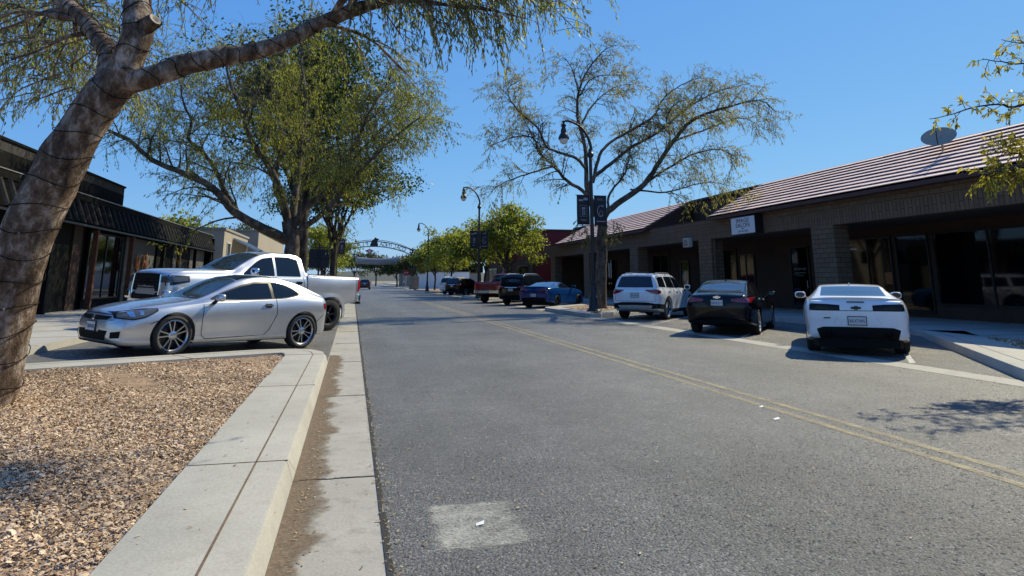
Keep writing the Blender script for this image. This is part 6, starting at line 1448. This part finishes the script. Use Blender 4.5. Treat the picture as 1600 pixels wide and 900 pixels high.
# ---- broad dark-leaved trees behind it
def leafy(name, label, base, h, cr, seed, m, bark, size, n, asp=.45, cz=.66, trunk_r=.2, nl=9, sq=.75, group="trees along the street", flat=.0, cat="tree", hollow=.45):
    T = Tree(seed); r = T.r; b = Vector(base); top = b + Vector((r.uniform(-.2, .2), r.uniform(-.2, .2), h * .42))
    T.limb([b, b + Vector((.03, .02, h * .2)), top], trunk_r, trunk_r * .7, .3, 10, .01)
    C_ = b + Vector((0, 0, h * cz)); K = []
    for i in range(nl):
        a = 2 * pi * i / nl + r.uniform(-.3, .3); el = r.uniform(-.1, 1.2); q = r.uniform(.45, .85)
        e = C_ + Vector((cos(a) * cos(el) * cr * q, sin(a) * cos(el) * cr * q, sin(el) * h * (1 - cz) * q * .95)); s0 = b.lerp(top, r.uniform(.6, 1)); md_ = s0.lerp(e, .5) + Vector((0, 0, r.uniform(0, .3)))
        lm = T.limb([s0, md_, e], trunk_r * .45, .02, .3, 6, .03); K.append(e)
        for c in T.sprout(lm, 5, (.4 * cr, .75 * cr), .5, .35, 1, .25, .6, .9, .05, .2, .3, 4, None, .03): K.append(c[0][-1]); T.leaf(c, 10, .25, .3, .3)
    per = max(6, n // len(K))
    for e in K:
        s_ = r.uniform(.18, .34) * cr; T.clump(e, s_ * 1.15, s_ * 1.15, s_ * sq, int(per * r.uniform(.5, 1.4)), hollow)
    return T.build(name, label, cat, group, bark, m, size, asp, tuple(b))
leafy("street_tree", "dense dark-green broad-leaved tree rising behind the drooping tree", (-2.6, 36.5, .15), 15.5, 5.2, 31, M['leaf1b'], M['bark2'], .22, 26000, .5, .70, .3, 16, .8)
leafy("street_tree", "lower dark-green tree showing under the drooping crown by the left lamp post", (-1.3, 46, .15), 10.6, 4.9, 33, M['leaf1b'], M['bark2'], .22, 17000, .5, .70, .24, 13, .6)
leafy("street_tree", "yellow-green tree behind the left-hand lamp post", (-3.0, 70, .15), 7.4, 3.0, 34, M['leaf3'], M['bark2'], .24, 6500, .5, .55, .16, 10)
leafy("street_tree", "smaller yellow-green tree farther along the left kerb", (-3.2, 82, .15), 6.2, 2.6, 35, M['leaf3'], M['bark2'], .26, 4500, .5, .52, .15, 9)
# ---- sparse tree beside the tall lamp on the right
T2 = Tree(8); T2.gap = (.7, -.3); Y2 = 30.2; b2 = Vector((11.35, Y2, .15))
T2.limb([b2, b2 + Vector((.0, 0, .8))] + IP([(940, 410), (940, 365), (941, 338)], Y2), .30, .22, .25, 14, .012)
SP2 = [([(942, 350), (950, 330), (1007, 287), (1030, 253), (1053, 220), (1083, 187), (1137, 167), (1187, 157), (1213, 175)], .17, .018, -5.),
 ([(1005, 289), (1053, 257), (1087, 240), (1120, 233), (1150, 245)], .07, .012, -5.), ([(938, 345), (924, 310), (923, 283), (953, 257), (987, 230), (1027, 207), (1073, 170), (1120, 143), (1170, 130)], .12, .015, 4.),
 ([(926, 285), (937, 243), (953, 223), (980, 207), (1020, 183), (1040, 150), (1087, 123), (1120, 125)], .09, .012, 3.), ([(936, 348), (918, 300), (915, 240), (907, 200), (902, 180), (905, 140), (920, 107), (945, 78), (965, 70)], .14, .013, .8),
 ([(914, 262), (900, 247), (870, 237), (853, 227), (840, 200), (810, 173), (793, 140), (815, 125)], .08, .012, -5.), ([(935, 345), (917, 305), (887, 283), (863, 257), (843, 240), (832, 215), (800, 215), (765, 228)], .11, .012, -2.5),
 ([(865, 260), (830, 270), (800, 280), (775, 293), (760, 310)], .05, .01, -1.), ([(950, 328), (953, 303), (977, 270), (983, 240), (990, 200)], .07, .012, 2.5), ([(905, 145), (893, 107), (880, 90), (870, 100)], .04, .01, -1.),
 ([(909, 192), (927, 163), (960, 137), (1000, 130)], .05, .01, 1.), ([(1034, 248), (1047, 217), (1042, 180), (1070, 150)], .07, .012, 2.), ([(985, 296), (1040, 300), (1100, 285), (1140, 290)], .05, .01, -4.), ([(845, 238), (820, 190), (800, 160), (775, 160)], .04, .01, 1.), ([(905, 150), (930, 120), (985, 118)], .04, .01, -1.2), ([(1053, 220), (1110, 200), (1160, 185), (1200, 205)], .06, .01, .6)]
for lm in limbs(T2, SP2, Y2, 7):
    ll = sum((b - a).length for a, b in zip(lm[0], lm[0][1:]))
    for b in T2.sprout(lm, int(ll * 3.8), (.8, 2.0), .5, .28, 1., .18, .7, .8, .10, .2, .2, 4, None, .03):
        for c in T2.sprout(b, 7, (.4, 1.1), .5, .15, 1., -.1, .6, .8, .24, .18, .15, 3, None, .009): T2.leaf(c, 25, .10, .0, .9)
for (a, b_) in ((905, 350), (915, 362), (955, 352), (965, 360), (900, 372), (925, 375), (950, 372), (935, 358), (1095, 320), (1115, 318)):   # low tufts on the trunk
    spray(T2, U(a, b_, Y2 - .6 + T2.r.uniform(-.3, .3)) + Vector((0, 0, .3)), Vector((T2.r.uniform(-.5, .5), -.3, -.3)), .8, 8, 34, .3, (.3, .6))
T2.build("street_tree", "sparse thin-leaved tree with spreading bare limbs behind the tall right-hand lamp", "tree", "trees along the street", M['bark1'], M['leaf2'], .115, .25, tuple(b2))

# ---- bright green trees farther up the right kerb
for i, (x, y, h_, cr, lab) in enumerate(((12.3, 54.5, 7.3, 3.3, "bright green tree between the middle lamp post and the red shop"), (11.2, 60.5, 6.9, 3.2, "bright green tree behind the red pickup, left of the middle lamp post"), (11.5, 81, 7.6, 3.8, "yellowish green tree behind the far crossover cars"), (10.9, 92, 6.6, 3.2, "bright green tree beside the farthest lamp and the arch tower"), (13.5, 70, 7.4, 3.4, "green tree set back among the bright trees above the dark crossover"))):
    leafy("street_tree", lab, (x, y, .15), h_, cr, 50 + i, M['leaf3'], M['bark2'], .21 + .0012 * y, 8500, .45, .60, .13, 12, .75, hollow=.3)
# ---- right-hand tree, trunk outside the picture, boughs reaching in
T4 = Tree(14); b4 = Vector((11.9, 7.6, .12))
T4.limb([b4, b4 + Vector((.1, .1, 1.6)), b4 + Vector((.3, .2, 3.0))], .2, .14, .2, 12, .01)
hub = b4 + Vector((.3, .2, 3.0))
for pts, Y in (([(1700, 110), (1600, 163), (1560, 163), (1520, 168), (1480, 180), (1452, 186)], 8.6), ([(1720, 60), (1640, 96), (1600, 100), (1565, 96), (1535, 92)], 8.3), ([(1700, 20), (1640, 60), (1600, 68), (1565, 62)], 8.8), ([(1700, 300), (1640, 262), (1600, 262), (1570, 262), (1535, 275)], 8.2), ([(1700, 250), (1640, 235), (1600, 240), (1560, 238)], 8.5)):
    lm = T4.limb([hub] + IP(pts, Y), .05, .006, .15, 6, .006)
    low = pts[1][1] > 200
    for b in T4.sprout(lm, 26 if low else 30, (.22, .5) if not low else (.3, .6), .6, .62 if low else .45, 1., .05, .5, .9, .12, .15, .08, 4, None, .006): T4.leaf(b, 75 if low else 60, .07 if low else .05, .05, .35)
for k in range(0):
    a = k * 2.1 + 3.; lm = T4.limb([hub, hub + Vector((1.2 + cos(a) * .8, sin(a) * 1.2, 1.2)), hub + Vector((2.2 + cos(a) * 1.8, sin(a) * 2.4, 2.2 + .3 * k % 2))], .06, .01, .2, 6, .02)
    for b in T4.sprout(lm, 12, (.5, 1.2), .5, .3, 1, .1, .6, .9, .12, .2, .15, 4): T4.leaf(b, 40, .1, .1, .4)
T4.build("street_tree", "yellow-green tree whose thin boughs hang in front of the tiled roof at the right", "tree", "trees along the street", M['bark2'], M['leaf4'], .10, .3, tuple(b4))
# ---- far trees
for i, (x, y, h_, cr, lab) in enumerate(((6.0, 180, 8.4, 4.6, "round dark tree far down the street, right of the two under the cloth banner"), (0.6, 215, 10.0, 5.2, "broad dark tree far down the street, left of the two under the cloth banner"), (11, 128, 6, 3.2, "small dark tree at the far corner behind the stop sign"), (-11, 170, 9, 4.5, "dark tree at the far left of the street beyond the parked cars"), (-16.5, 98, 9.5, 5, "green tree top above the taupe building"), (-15, 64, 6.9, 3.6, "green tree top peeping over the black storefront roof"), (16, 240, 9, 5, "far grey-green tree beyond the stop sign"), (9.5, 150, 6.2, 3.4, "dark low tree between the stop sign and the white wall, far back"), (13.5, 135, 7, 4, "dark tree rising right behind the white wall"))):
    leafy("street_tree" if i < 4 else "tree", lab, (x, y, 0), h_, cr, 80 + i, M['leaf5'] if i != 5 else M['leaf1'], M['bark2'], .34 + .0009 * y, 4200, .5, .6, .2, 10, .8, "distant trees", hollow=.3)
